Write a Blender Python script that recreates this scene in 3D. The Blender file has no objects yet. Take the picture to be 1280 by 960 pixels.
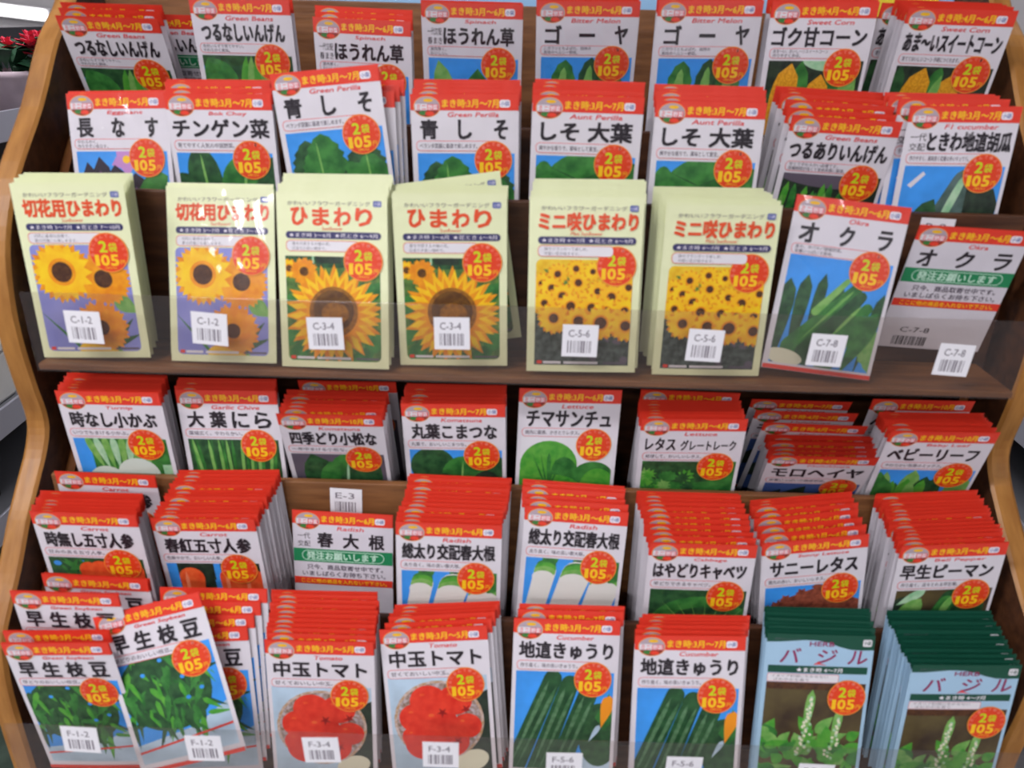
import bpy, math, random
from mathutils import Vector, Matrix, Euler
from mathutils.geometry import tessellate_polygon

scene = bpy.context.scene
COL = scene.collection
RNG = random.Random(7)
EYE = 1.45                                  # height of the eye above the shop floor

# ------------------------------------------------------------------ camera
PITCH, ROLL = math.radians(24.695), math.radians(1.696)
fw = Vector((0, math.cos(PITCH), -math.sin(PITCH)))
up0 = Vector((0, math.sin(PITCH), math.cos(PITCH)))
rt0 = Vector((1, 0, 0))
rt = rt0 * math.cos(ROLL) + up0 * math.sin(ROLL)
up = up0 * math.cos(ROLL) - rt0 * math.sin(ROLL)
cd = bpy.data.cameras.new('camera')
cd.sensor_fit = 'HORIZONTAL'
cd.sensor_width = 36.0
cd.lens = 36.0 * 1000.0 / 1280.0
cd.clip_start = 0.02
cd.dof.use_dof = True
cd.dof.focus_distance = 1.05
cd.dof.aperture_fstop = 7.5
cam = bpy.data.objects.new('camera', cd)
COL.objects.link(cam)
cam.matrix_world = Matrix(((rt.x, up.x, -fw.x, 0), (rt.y, up.y, -fw.y, 0), (rt.z, up.z, -fw.z, EYE), (0, 0, 0, 1)))
scene.camera = cam

# ------------------------------------------------------------------ light and exposure
vs = scene.view_settings
vs.view_transform = 'Standard'
vs.look = 'None'
vs.exposure = 0.12
vs.gamma = 1.0
vs.use_curve_mapping = False
LAMP_POWER = 25.0
AMBIENT = 0.42
wd = bpy.data.worlds.new('shop')
scene.world = wd
wd.use_nodes = True
wd.node_tree.nodes['Background'].inputs['Color'].default_value = (0.95, 0.93, 1.0, 1)
wd.node_tree.nodes['Background'].inputs['Strength'].default_value = AMBIENT
scene.cycles.max_bounces = 8
scene.cycles.transparent_max_bounces = 24

# ------------------------------------------------------------------ materials
def lin(c):
    return tuple((v / 255 / 12.92 if v / 255 <= 0.04045 else ((v / 255 + 0.055) / 1.055) ** 2.4) for v in c) + (1.0,)

MATS = {}
def mat(name, rgb, rough=0.45, var=0.0, scale=120.0, rgb2=None, spec=0.4, bump=0.0, bscale=60.0, coat=0.0, stretch=None, metal=0.0):
    m = bpy.data.materials.new(name)
    m.use_nodes = True
    nt = m.node_tree
    b = nt.nodes['Principled BSDF']
    b.inputs['Base Color'].default_value = lin(rgb)
    b.inputs['Roughness'].default_value = rough
    b.inputs['Specular IOR Level'].default_value = spec
    b.inputs['Metallic'].default_value = metal
    b.inputs['Coat Weight'].default_value = coat
    b.inputs['Coat Roughness'].default_value = 0.12
    tc = None
    if var or rgb2 or bump:
        tc = nt.nodes.new('ShaderNodeTexCoord')
        src = tc.outputs['Object']
        if stretch:
            mp = nt.nodes.new('ShaderNodeMapping')
            mp.inputs['Scale'].default_value = stretch
            nt.links.new(src, mp.inputs['Vector'])
            src = mp.outputs['Vector']
    if var or rgb2:
        n = nt.nodes.new('ShaderNodeTexNoise')
        n.inputs['Scale'].default_value = scale
        n.inputs['Detail'].default_value = 3.0
        nt.links.new(src, n.inputs['Vector'])
        r = nt.nodes.new('ShaderNodeValToRGB')
        r.color_ramp.elements[0].position = 0.35
        r.color_ramp.elements[1].position = 0.65
        if rgb2:
            a, c = rgb, rgb2
        else:
            a = tuple(v * (1 - var) for v in rgb)
            c = tuple(min(255, v * (1 + var)) for v in rgb)
        r.color_ramp.elements[0].color = lin(a)
        r.color_ramp.elements[1].color = lin(c)
        nt.links.new(n.outputs['Fac'], r.inputs['Fac'])
        nt.links.new(r.outputs['Color'], b.inputs['Base Color'])
    if bump:
        n2 = nt.nodes.new('ShaderNodeTexNoise')
        n2.inputs['Scale'].default_value = bscale
        n2.inputs['Detail'].default_value = 2.0
        nt.links.new(src, n2.inputs['Vector'])
        bp = nt.nodes.new('ShaderNodeBump')
        bp.inputs['Strength'].default_value = bump
        bp.inputs['Distance'].default_value = 0.01
        nt.links.new(n2.outputs['Fac'], bp.inputs['Height'])
        nt.links.new(bp.outputs['Normal'], b.inputs['Normal'])
    MATS[name] = m
    return m

P = dict(rough=0.36, spec=0.5, bump=0.12, bscale=45.0)          # printed film
def pm(name, rgb, var=0.0, scale=140.0, rgb2=None):
    return mat(name, rgb, var=var, scale=scale, rgb2=rgb2, **P)
pm('film_white', (222, 218, 226)); pm('film_cream', (230, 236, 192)); pm('film_blue', (165, 200, 226))
pm('red', (228, 60, 42)); pm('black', (40, 34, 42)); pm('ink_grey', (96, 88, 102)); pm('white_ink', (236, 232, 240))
pm('yellow_ink', (250, 200, 30)); pm('lime_ink', (200, 212, 24)); mat('label_ink', (122, 116, 128), rough=0.6); pm('pink_ink', (226, 80, 85)); pm('orange_ring', (240, 150, 60))
pm('badge_red', (228, 66, 30)); pm('badge_pink', (240, 130, 110)); pm('title_red', (226, 80, 40)); pm('navy', (52, 50, 100))
pm('blue_ink', (80, 95, 165)); pm('green_bar', (30, 135, 85)); pm('mint', (190, 225, 205)); pm('pack_green', (20, 78, 60)); pm('maroon', (150, 45, 95))
pm('sky', (60, 150, 236), var=0.06, scale=30); pm('pale_sky', (180, 205, 225), var=0.06, scale=40)
pm('leaf_dark', (28, 66, 40), rgb2=(52, 98, 56)); pm('leaf', (36, 98, 44), rgb2=(66, 138, 62), scale=110); pm('leaf_light', (100, 165, 76), rgb2=(135, 185, 100))
pm('leaf_bright', (62, 150, 50), rgb2=(95, 170, 62)); pm('leaf_pale', (140, 195, 150), rgb2=(180, 215, 180)); pm('night_green', (26, 38, 32), rgb2=(48, 66, 50))
pm('turnip', (208, 222, 212)); pm('corn', (236, 172, 44), rgb2=(206, 138, 26), scale=700); pm('eggplant', (40, 28, 48)); pm('lilac', (196, 142, 205))
pm('carrot', (226, 74, 36), rgb2=(238, 104, 52)); pm('carrot_light', (245, 140, 100)); pm('radish', (222, 222, 216)); pm('lettuce_red', (110, 52, 40), rgb2=(160, 84, 62), scale=260)
pm('tomato', (216, 44, 30), rgb2=(232, 66, 44)); pm('tomato_dark', (150, 24, 22)); pm('tomato_light', (246, 150, 130)); pm('basket', (180, 140, 90), rgb2=(206, 190, 186), scale=420); pm('basket_in', (190, 180, 186), rgb2=(130, 104, 80), scale=420)
pm('petal', (246, 206, 30), rgb2=(240, 180, 24), scale=90); pm('petal_orange', (238, 160, 24), rgb2=(226, 134, 20)); pm('seed_disc', (66, 38, 26), rgb2=(92, 58, 34), scale=400); pm('disc_brown', (110, 74, 24), rgb2=(84, 50, 20), scale=300)
pm('disc_gold', (168, 112, 30), rgb2=(128, 80, 24), scale=260); pm('lavender', (126, 132, 204), rgb2=(146, 150, 214), scale=40); pm('field', (60, 96, 46), rgb2=(100, 138, 60), scale=160); pm('dark_field', (38, 50, 44), rgb2=(84, 98, 92), scale=220)
pm('gold_field', (226, 176, 30), rgb2=(236, 200, 50), scale=220); pm('cuke', (24, 66, 38), rgb2=(46, 94, 54), scale=120); pm('cuke_light', (58, 104, 64), rgb2=(96, 136, 100), scale=240)
pm('olive', (96, 84, 52), rgb2=(62, 48, 40), scale=35); pm('squash_grey', (92, 116, 112), rgb2=(62, 88, 80), scale=90); pm('flower_orange', (240, 150, 30)); pm('blossom', (226, 226, 200)); pm('pink_pic', (226, 150, 150)); pm('paper', (226, 224, 230)); pm('emblem_grey', (176, 160, 172)); pm('emblem_dark', (140, 52, 44))
pm('card_white', (214, 210, 219)); pm('dusk_blue', (70, 96, 160))
mat('label_paper', (238, 238, 244), rough=0.6)
mat('wood_edge', (146, 96, 40), rgb2=(172, 120, 58), rough=0.42, scale=22, stretch=(6, 1, 1.2), bump=0.05, bscale=30)
mat('wood_dark', (66, 38, 22), rgb2=(92, 56, 32), rough=0.5, scale=18, stretch=(1, 6, 6), bump=0.06, bscale=30)  # dark stain, with the shade of the rack's inside put into the colour
mat('wood_shelf', (112, 72, 42), rgb2=(140, 94, 56), rough=0.45, scale=18, stretch=(1, 8, 8), bump=0.06, bscale=30)
mat('wood_cleat', (140, 84, 44), rgb2=(165, 106, 58), rough=0.5, scale=20, stretch=(6, 1, 1.2))
mat('sign_blue', (150, 195, 232), rough=0.4); mat('sign_yellow', (236, 215, 60), rough=0.4)
mat('shelf_grey', (110, 112, 118), rough=0.45); mat('shelf_dark', (36, 36, 40), rough=0.6); mat('rail_silver', (190, 192, 205), rough=0.3, metal=0.6)
mat('carton', (222, 222, 218), rough=0.6, var=0.04, scale=8); mat('pot_white', (236, 216, 226), rough=0.5); mat('petal_red', (196, 30, 60), rgb2=(222, 60, 86), rough=0.6, scale=40)
mat('foliage', (26, 62, 44), rgb2=(40, 90, 58), rough=0.6, scale=40); mat('floor_tile', (150, 148, 146), rough=0.35, var=0.08, scale=6); mat('paint', (206, 204, 206), rough=0.8, var=0.02, scale=3)
mat('lamp_body', (220, 220, 222), rough=0.5); mat('bin_green', (86, 104, 92), rough=0.6, var=0.15, scale=20)

def clear_mat(name, tint, haze, gloss, rough, noise=0.0):
    m = bpy.data.materials.new(name); m.use_nodes = True
    nt = m.node_tree; nt.nodes.clear()
    out = nt.nodes.new('ShaderNodeOutputMaterial')
    tr = nt.nodes.new('ShaderNodeBsdfTransparent'); tr.inputs['Color'].default_value = tint
    df = nt.nodes.new('ShaderNodeBsdfDiffuse'); df.inputs['Color'].default_value = (0.62, 0.58, 0.6, 1)
    gl = nt.nodes.new('ShaderNodeBsdfGlossy'); gl.inputs['Roughness'].default_value = rough
    lw = nt.nodes.new('ShaderNodeLayerWeight'); lw.inputs['Blend'].default_value = 0.5
    pw = nt.nodes.new('ShaderNodeMath'); pw.operation = 'POWER'; pw.inputs[1].default_value = 4.0
    fr = nt.nodes.new('ShaderNodeMath'); fr.operation = 'MULTIPLY_ADD'; fr.inputs[1].default_value = 0.6; fr.inputs[2].default_value = gloss
    nt.links.new(lw.outputs['Facing'], pw.inputs[0]); nt.links.new(pw.outputs[0], fr.inputs[0])
    a = nt.nodes.new('ShaderNodeMixShader'); a.inputs['Fac'].default_value = haze
    b = nt.nodes.new('ShaderNodeMixShader')
    nt.links.new(tr.outputs[0], a.inputs[1]); nt.links.new(df.outputs[0], a.inputs[2])
    nt.links.new(fr.outputs[0], b.inputs['Fac']); nt.links.new(a.outputs[0], b.inputs[1]); nt.links.new(gl.outputs[0], b.inputs[2])
    nt.links.new(b.outputs[0], out.inputs['Surface'])
    MATS[name] = m
clear_mat('clear_acrylic', (0.92, 0.90, 0.885, 1), 0.02, 0.025, 0.06)
clear_mat('clear_film', (0.995, 0.995, 0.997, 1), 0.008, 0.05, 0.09)
def glow_mat(name, rgb, strength):
    m = bpy.data.materials.new(name); m.use_nodes = True
    b = m.node_tree.nodes['Principled BSDF']
    b.inputs['Base Color'].default_value = rgb + (1,); b.inputs['Emission Color'].default_value = rgb + (1,); b.inputs['Emission Strength'].default_value = strength
    MATS[name] = m
glow_mat('tube_glow', (1.0, 0.97, 0.98), 7.0)

# ------------------------------------------------------------------ lettering as flat outlines
_glyph = {}
def glyphs(s, bold=0.0):
    """Triangles of a line of writing, scaled to a unit box: (list of triangles, width / height)."""
    k = (s, bold)
    if k in _glyph:
        return _glyph[k]
    c = bpy.data.curves.new('t', 'FONT')
    c.body = s; c.resolution_u = 2; c.offset = bold; c.fill_mode = 'FRONT'
    o = bpy.data.objects.new('t', c); COL.objects.link(o)
    bpy.context.view_layer.update()
    e = o.evaluated_get(bpy.context.evaluated_depsgraph_get())
    me = e.to_mesh(); me.calc_loop_triangles()
    co = [(v.co.x, v.co.y) for v in me.vertices]
    xs = [p[0] for p in co]; ys = [p[1] for p in co]
    x0, x1, y0, y1 = min(xs), max(xs), min(ys), max(ys)
    w, h = max(1e-6, x1 - x0), max(1e-6, y1 - y0)
    t = [[((co[i][0] - x0) / w, 1 - (co[i][1] - y0) / h) for i in tr.vertices] for tr in me.loop_triangles]
    e.to_mesh_clear()
    bpy.data.objects.remove(o); bpy.data.curves.remove(c)
    _glyph[k] = (t, w / h)
    return _glyph[k]

# ------------------------------------------------------------------ printed artwork on a packet, in millimetres (x right, y down from the top edge)
PW, PH, THICK = 80.0, 126.2, 1.2
def bend(x, y):
    """How far the packet's film swells forward, in millimetres."""
    return 0.6 * (1 - ((x - 40) / 40) ** 2) * (0.25 + 0.75 * y / PH) + 0.2 * math.sin(y / PH * 5.2 + 0.4)
def bend_normal(x, y):
    e = 0.5
    gx = (bend(x + e, y) - bend(x - e, y)) / (2 * e); gy = (bend(x, y + e) - bend(x, y - e)) / (2 * e)
    return Vector((-gx, -1.0, gy)).normalized()

def clip_tri(tri, r):
    x0, y0, x1, y1 = r
    p = list(tri)
    for ax, lim, sg in ((0, x0, 1), (0, x1, -1), (1, y0, 1), (1, y1, -1)):
        q = []
        for i in range(len(p)):
            a, b = p[i], p[(i + 1) % len(p)]
            da, db = sg * (a[ax] - lim), sg * (b[ax] - lim)
            if da >= 0: q.append(a)
            if (da > 0 > db) or (da < 0 < db):
                t = da / (da - db); q.append((a[0] + (b[0] - a[0]) * t, a[1] + (b[1] - a[1]) * t))
        p = q
        if len(p) < 3: return []
    return [(p[0], p[i], p[i + 1]) for i in range(1, len(p) - 1)]

def split_tri(t, most=6.5):
    st, out = [t], []
    while st:
        a, b, c = st.pop()
        ls = [math.dist(a, b), math.dist(b, c), math.dist(c, a)]
        m = max(ls)
        if m <= most: out.append((a, b, c)); continue
        i = ls.index(m)
        if i == 1: a, b, c = b, c, a
        elif i == 2: a, b, c = c, a, b
        h = ((a[0] + b[0]) / 2, (a[1] + b[1]) / 2)
        st.append((a, h, c)); st.append((h, b, c))
    return out

class Art:
    def __init__(self): self.t = []; self.clip = None; self.layer = 1.0
    def tri(self, tris, m):
        for t in tris:
            for u in (clip_tri(t, self.clip) if self.clip else [t]):
                for w in split_tri(u):
                    self.t.append((w, self.layer, m))
        self.layer += 0.12
    def poly(self, pts, m):
        v = [Vector((p[0], p[1], 0)) for p in pts]
        self.tri([[pts[i] for i in tr] for tr in tessellate_polygon([v])], m)
    def rect(self, x0, y0, x1, y1, m): self.poly([(x0, y0), (x1, y0), (x1, y1), (x0, y1)], m)
    def rrect(self, x0, y0, x1, y1, r, m):
        pts = []
        for cx, cy, a0 in ((x1 - r, y0 + r, -90), (x1 - r, y1 - r, 0), (x0 + r, y1 - r, 90), (x0 + r, y0 + r, 180)):
            for k in range(6):
                a = math.radians(a0 + 18 * k); pts.append((cx + r * math.cos(a), cy + r * math.sin(a)))
        self.poly(pts, m)
    def oval(self, cx, cy, rx, ry, m, rot=0.0, n=28, a0=0, a1=360):
        c, s = math.cos(math.radians(rot)), math.sin(math.radians(rot)); pts = []
        for k in range(n + (a1 - a0 < 360)):
            a = math.radians(a0 + (a1 - a0) * k / n); x, y = rx * math.cos(a), ry * math.sin(a)
            pts.append((cx + x * c - y * s, cy + x * s + y * c))
        self.poly(pts, m)
    def leaf(self, x0, y0, x1, y1, w, m, tip=0.5, jag=0.0, n=9):
        dx, dy = x1 - x0, y1 - y0; L = math.hypot(dx, dy); ux, uy = dx / L, dy / L
        A, B = [], []
        for k in range(n + 1):
            t = k / n
            ww = w * (math.sin(math.pi * min(1, max(0, t)) ** tip) + 0.02) * (1 + jag * (1 if k % 2 else -1))
            A.append((x0 + dx * t - uy * ww, y0 + dy * t + ux * ww)); B.append((x0 + dx * t + uy * ww, y0 + dy * t - ux * ww))
        self.poly(A + B[::-1], m)
    def rod(self, x0, y0, x1, y1, w0, w1, m):
        """A thick rounded bar."""
        a = math.atan2(y1 - y0, x1 - x0); pts = []
        for k in range(9):
            b = a + math.pi / 2 + math.pi * k / 8; pts.append((x0 + w0 * math.cos(b), y0 + w0 * math.sin(b)))
        for k in range(9):
            b = a - math.pi / 2 + math.pi * k / 8; pts.append((x1 + w1 * math.cos(b), y1 + w1 * math.sin(b)))
        self.poly(pts, m)
    def star(self, cx, cy, r0, r1, n, m, rot=0.0):
        pts = []
        for k in range(2 * n):
            a = math.pi * k / n + rot; r = r1 if k % 2 == 0 else r0
            pts.append((cx + r * math.cos(a), cy + r * math.sin(a)))
        self.poly(pts, m)
    def text(self, s, x0, y0, x1, y1, m, bold=0.0, fit=True, align='c', slant=0.0):
        """Writing stretched into a box; with fit=False its width follows its height."""
        t, asp = glyphs(s)
        w, h = x1 - x0, y1 - y0
        if not fit and asp * h < w:
            nw = asp * h
            x0 = x0 + (w - nw) * {'l': 0, 'c': .5, 'r': 1}[align]; w = nw
        for dx, dy in self.heavy(bold, h):
            self.tri([[(x0 + dx + u * w + slant * (1 - v) * h, y0 + dy + v * h) for u, v in tr] for tr in t], m); self.layer -= 0.1
        self.layer += 0.1
    def heavy(self, bold, h):
        """Offsets of the copies that thicken the strokes of a line h tall."""
        d = bold * h * 0.8
        return [(0, 0)] if bold < .015 else [(-d, -d), (d, -d), (-d, d), (d, d)]
    def arc_text(self, s, cx, cy, r, size, a0, a1, m, bold=0.0):
        for i, ch in enumerate(s):
            a = math.radians(a0 + (a1 - a0) * i / (len(s) - 1))
            t, asp = glyphs(ch); w = size * min(1.0, asp); h = size if asp <= 1.6 else size / asp
            px, py = cx + r * math.cos(a), cy + r * math.sin(a); th = a + math.pi / 2
            c, sn = math.cos(th), math.sin(th)
            for d in ((-.12, .12) if bold else (0,)):
                self.tri([[(d + px + (u - .5) * w * c - (v - .5) * h * sn, py + (u - .5) * w * sn + (v - .5) * h * c) for u, v in tr] for tr in t], m); self.layer -= 0.12

def art_mesh(name, art, body=None):
    """One mesh of the flat artwork laid on the bent film; body = (front material, band material, band depth) adds the pouch itself."""
    verts, faces, mi, mats, nrm = [], [], [], [], []
    def slot(m):
        if m not in mats: mats.append(m)
        return mats.index(m)
    def at(x, y, n): return ((x - 40) / 1000, -(bend(x, y) + n) / 1000, (PH - y) / 1000)
    if body:
        fm, band, bd = body[:3]; hgt = body[3] if len(body) > 3 else PH
        xs = [0, 1.2, 8, 16, 24, 32, 40, 48, 56, 64, 72, 78.8, 80]
        ys = [0, 1.2] + ([bd] if bd > 1.3 else []) + [y for y in (20, 32, 44, 56, 68, 80, 92, 104, 116) if y < hgt - 3] + [hgt - 1.2, hgt]
        idx = {}
        for side in (1, -1):
            for i, x in enumerate(xs):
                for j, y in enumerate(ys):
                    edge = i in (0, len(xs) - 1) or j in (0, len(ys) - 1)
                    n = 0.0 if edge else side * THICK / 2
                    if edge and side == -1: idx[(side, i, j)] = idx[(1, i, j)]; continue
                    idx[(side, i, j)] = len(verts); verts.append(at(x, y, n))
                    nn = bend_normal(x, y); nrm.append(nn * side)
            for i in range(len(xs) - 1):
                for j in range(len(ys) - 1):
                    q = [idx[(side, i, j)], idx[(side, i, j + 1)], idx[(side, i + 1, j + 1)], idx[(side, i + 1, j)]]
                    faces.append(q if side == 1 else q[::-1]); mi.append(slot(band if ys[j + 1] <= bd else fm))
    for (a, b, c), ly, m in art.t:
        area = (b[0] - a[0]) * (c[1] - a[1]) - (c[0] - a[0]) * (b[1] - a[1])
        if abs(area) < 1e-4: continue
        if area > 0: b, c = c, b
        k = len(verts)
        for p in (a, b, c): verts.append(at(p[0], p[1], THICK / 2 + 0.05 * ly)); nrm.append(bend_normal(*p))
        faces.append((k, k + 1, k + 2)); mi.append(slot(m))
    me = bpy.data.meshes.new(name)
    me.from_pydata(verts, [], faces)
    for m in mats: me.materials.append(MATS[m])
    me.polygons.foreach_set('material_index', mi)
    me.polygons.foreach_set('use_smooth', [True] * len(faces))
    me.update()
    me.normals_split_custom_set_from_vertices(nrm)
    return me

# ------------------------------------------------------------------ the pictures printed on the packets
def photo(a, x0, y0, x1, y1, bg, corner=0):
    a.clip = None
    (a.rrect(x0, y0, x1, y1, corner, bg) if corner else a.rect(x0, y0, x1, y1, bg))
    a.clip = (x0, y0, x1, y1)

def pods(a, col1, col2, x0, x1, y, n, bendx=6, seed=1):
    r = random.Random(seed)
    for k in range(n):
        x = x0 + (x1 - x0) * k / (n - 1)
        a.leaf(x + r.uniform(-2, 2), y + r.uniform(-4, 3), x + bendx + r.uniform(-3, 3), y + 46 + r.uniform(-6, 8), 2.6, col1 if k % 2 else col2, tip=0.5)

def pic_bush_bean(a):
    photo(a, 4, 42, 77, 121, 'leaf_dark'); a.poly([(4, 50), (4, 121), (40, 121), (14, 66)], 'sky')
    a.leaf(8, 44, 30, 84, 13, 'leaf', 0.8); a.leaf(60, 40, 30, 62, 9, 'leaf_dark', 0.8)
    for k in range(6): a.leaf(40 + 4 * k, 42, 26 + 9 * k, 106, 2.6, 'leaf_light' if k % 2 else 'leaf_bright')
def pic_spinach(a):
    photo(a, 4, 42, 77, 121, 'sky')
    for x, y, w, m in ((12, 44, 9, 'leaf_light'), (26, 62, 9, 'leaf'), (44, 50, 11, 'leaf'), (62, 58, 10, 'leaf_dark'), (34, 60, 8, 'leaf_bright'), (52, 62, 10, 'leaf')):
        a.leaf(x, y, 40 + (x - 40) * .4, 122, w, m, 0.7)
def pic_goya(a):
    photo(a, 4, 42, 77, 121, 'sky')
    for x, y, w, m in ((24, 44, 10, 'leaf'), (45, 42, 9, 'leaf_dark'), (62, 46, 10, 'leaf')):
        a.leaf(x, y, x - 8, 122, w, m, 0.6, jag=0.06, n=17); a.leaf(x - 1, y + 6, x - 8, 116, w * .4, 'leaf_light', 0.6, jag=.1, n=17)
def pic_corn(a):
    photo(a, 4, 42, 77, 121, 'night_green'); a.oval(44, 44, 14, 5, 'leaf_pale', 10)
    for x0, y0, x1, w in ((22, 44, 10, 9.5), (46, 52, 38, 9)):
        a.leaf(x0 + 8, y0 - 2, x1 + 16, 122, 8, 'leaf', .6); a.leaf(x0 - 9, y0 + 14, x1 - 10, 122, 6, 'leaf_dark', .6)
        a.leaf(x0, y0, x1, 124, w, 'corn', 0.55)
    a.leaf(70, 44, 60, 120, 7, 'leaf_light', .7)
def pic_corn_field(a):
    photo(a, 4, 42, 77, 121, 'night_green')
    a.leaf(8, 42, 2, 110, 6, 'leaf_dark', .6); a.leaf(38, 42, 30, 80, 5, 'leaf', .6)
    for x0, y0, x1, w in ((26, 43, 10, 10), (50, 46, 36, 9.5)): a.leaf(x0, y0, x1, 124, w, 'corn', 0.55)
    a.leaf(40, 48, 24, 124, 4, 'leaf_light', .6)
def pic_eggplant(a):
    photo(a, 4, 42, 77, 121, 'sky'); a.star(44, 48, 8, 13, 5, 'lilac', .3); a.oval(44, 48, 3, 3, 'yellow_ink')
    for x, y, w in ((12, 50, 6), (22, 46, 7), (34, 52, 9), (50, 58, 9)):
        a.leaf(x, y, x + 10, 124, w, 'eggplant', .45); a.leaf(x, y + 10, x + 6, 110, 1.2, 'lilac')
    a.leaf(76, 60, 50, 74, 8, 'leaf', .7); a.oval(22, 66, 7, 6, 'blossom')
def pic_bok_choy(a):
    photo(a, 4, 42, 77, 121, 'sky')
    for x, y, rx, ry, m, ro in ((24, 62, 13, 24, 'leaf_dark', -8), (10, 74, 12, 18, 'leaf_dark', -20), (58, 66, 22, 24, 'leaf', 10), (74, 70, 12, 26, 'leaf_dark', 12), (40, 82, 14, 18, 'leaf_dark', 0), (20, 84, 14, 14, 'leaf', -20)): a.oval(x, y, rx, ry, m, ro)
    a.leaf(56, 46, 50, 116, 1, 'leaf_light'); a.leaf(22, 42, 30, 112, .9, 'leaf_light')
def pic_green_perilla(a):
    photo(a, 4, 42, 77, 121, 'sky')
    for x, y, h, w, m in ((18, 48, 60, 13, 'leaf_dark'), (30, 44, 64, 15, 'leaf'), (60, 52, 60, 16, 'leaf_dark'), (64, 60, 60, 14, 'leaf'), (24, 54, 50, 12, 'leaf')):
        a.leaf(x, y, x + 4, y + h, w, m, .7, jag=.09, n=21)
    a.leaf(46, 66, 70, 92, 7, 'leaf', .7, jag=.1, n=15); a.leaf(26, 50, 30, 100, .7, 'leaf_light'); a.leaf(62, 58, 66, 110, .7, 'leaf_light')
def pic_broad_perilla(a):
    photo(a, 4, 42, 77, 121, 'sky')
    a.oval(40, 86, 38, 47, 'leaf', 0, 40); a.oval(56, 60, 16, 18, 'leaf', 0); a.oval(74, 84, 20, 38, 'leaf', 0); a.oval(66, 60, 10, 14, 'leaf', 20); a.oval(10, 84, 12, 38, 'leaf', 0)
    for k in range(5): a.leaf(37, 60 + 11 * k, 14, 50 + 11 * k, .5, 'leaf_dark'); a.leaf(37, 60 + 11 * k, 60, 50 + 11 * k, .5, 'leaf_dark')
def pic_pole_bean(a):
    photo(a, 4, 42, 77, 121, 'night_green'); a.oval(36, 46, 34, 6, 'ink_grey', 4)
    pods(a, 'leaf_bright', 'leaf', 2, 62, 52, 10, -4, 3); pods(a, 'leaf', 'leaf_light', 6, 66, 58, 8, -6, 5)
def pic_ground_cucumber(a):
    photo(a, 4, 42, 77, 121, 'sky'); a.poly([(8, 56), (18, 46), (20, 48), (11, 58)], 'film_white')
    a.leaf(72, 58, 40, 124, 13, 'night_green', .6); a.rod(50, 54, 26, 118, 10, 15, 'squash_grey'); a.rod(58, 50, 62, 120, 6, 9, 'night_green'); a.leaf(50, 46, 28, 110, 3, 'leaf_pale', .6)
    a.leaf(30, 66, 4, 120, 8, 'leaf_dark', .6)
def sunflower(a, cx, cy, r, n, pm_, dm, dr=.36, rot=0.0):
    a.star(cx, cy, r * .78, r * 1.04, n, 'petal_orange', rot + .17); a.star(cx, cy, r * .74, r, n, pm_, rot); a.oval(cx, cy, r * dr * 1.35, r * dr * 1.35, 'petal_orange'); a.oval(cx, cy, r * dr, r * dr, dm)
def pic_cut_sunflower(a):
    photo(a, 5.5, 42.5, 74.5, 121, 'lavender', 4)
    a.leaf(60, 80, 76, 92, 6, 'leaf_light', .8); a.leaf(34, 122, 4, 90, 1.2, 'leaf'); a.leaf(44, 121, 76, 108, 3, 'leaf_dark', .7); a.leaf(50, 121, 72, 96, 3, 'leaf_dark', .7); a.leaf(36, 114, 62, 122, 6, 'leaf_light', .7)
    sunflower(a, 55, 67, 20, 15, 'petal_orange', 'seed_disc', .33, .1); sunflower(a, 26, 62, 22.5, 16, 'petal', 'seed_disc', .33); sunflower(a, 48, 103, 20, 14, 'petal_orange', 'seed_disc', .28, .2)
    a.leaf(28, 119, 58, 121, 5, 'petal', .5)
def pic_giant_sunflower(a):
    photo(a, 5.5, 45, 74.5, 121, 'field', 4); a.rect(5, 43, 75, 53, 'leaf_dark'); a.rect(28, 43, 46, 50, 'night_green'); a.rect(25, 43, 26.5, 50, 'leaf_pale')
    sunflower(a, 8, 54, 7, 10, 'petal', 'disc_brown', .33); sunflower(a, 19, 56, 10, 12, 'petal_orange', 'disc_brown', .33)
    for p in ((10, 102), (72, 106), (70, 70), (10, 78), (16, 114), (64, 116)): a.leaf(p[0] - 8, p[1] + 8, p[0] + 6, p[1] - 8, 6, 'leaf', .7)
    a.star(40, 87, 27, 37, 23, 'petal_orange', .1); a.star(40, 87, 25, 34, 26, 'petal', .2); a.star(40, 87, 19, 28, 25, 'petal_orange', 0); a.oval(40, 85, 18, 18.5, 'disc_gold'); a.oval(40, 84, 15, 15, 'disc_brown'); a.oval(41, 86, 10, 8, 'disc_gold')
def pic_small_sunflower(a):
    photo(a, 5.5, 43.5, 74.5, 121, 'gold_field', 4); r = random.Random(5); a.poly([(5, 82), (20, 90), (44, 95), (75, 98), (75, 122), (5, 122)], 'dark_field')
    for k in range(12): a.oval(r.uniform(8, 72), r.uniform(96, 120), r.uniform(2, 5), r.uniform(1.5, 3), 'dark_field' if k % 2 else 'ink_grey', r.uniform(0, 90))
    for k in range(7): a.leaf(r.uniform(8, 40), r.uniform(46, 60), r.uniform(20, 60), r.uniform(46, 66), 2, 'field')
    for cx, cy, s in ((21, 54, 8), (34, 50, 7), (10, 61, 8), (46, 52, 7), (36, 60, 8), (17, 64, 9), (60, 52, 8), (50, 66, 8), (25, 70, 10), (60, 70, 10), (72, 63, 9), (12, 75, 9), (40, 74, 9), (31, 77, 10), (46, 78, 10), (57, 80, 10), (70, 80, 10), (19, 86, 12), (37, 88, 11), (53, 89, 13), (71, 91, 12)):
        sunflower(a, cx, cy, s, 12, 'petal', 'seed_disc', .3 + r.uniform(-.04, .04), r.uniform(0, 1))
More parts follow.
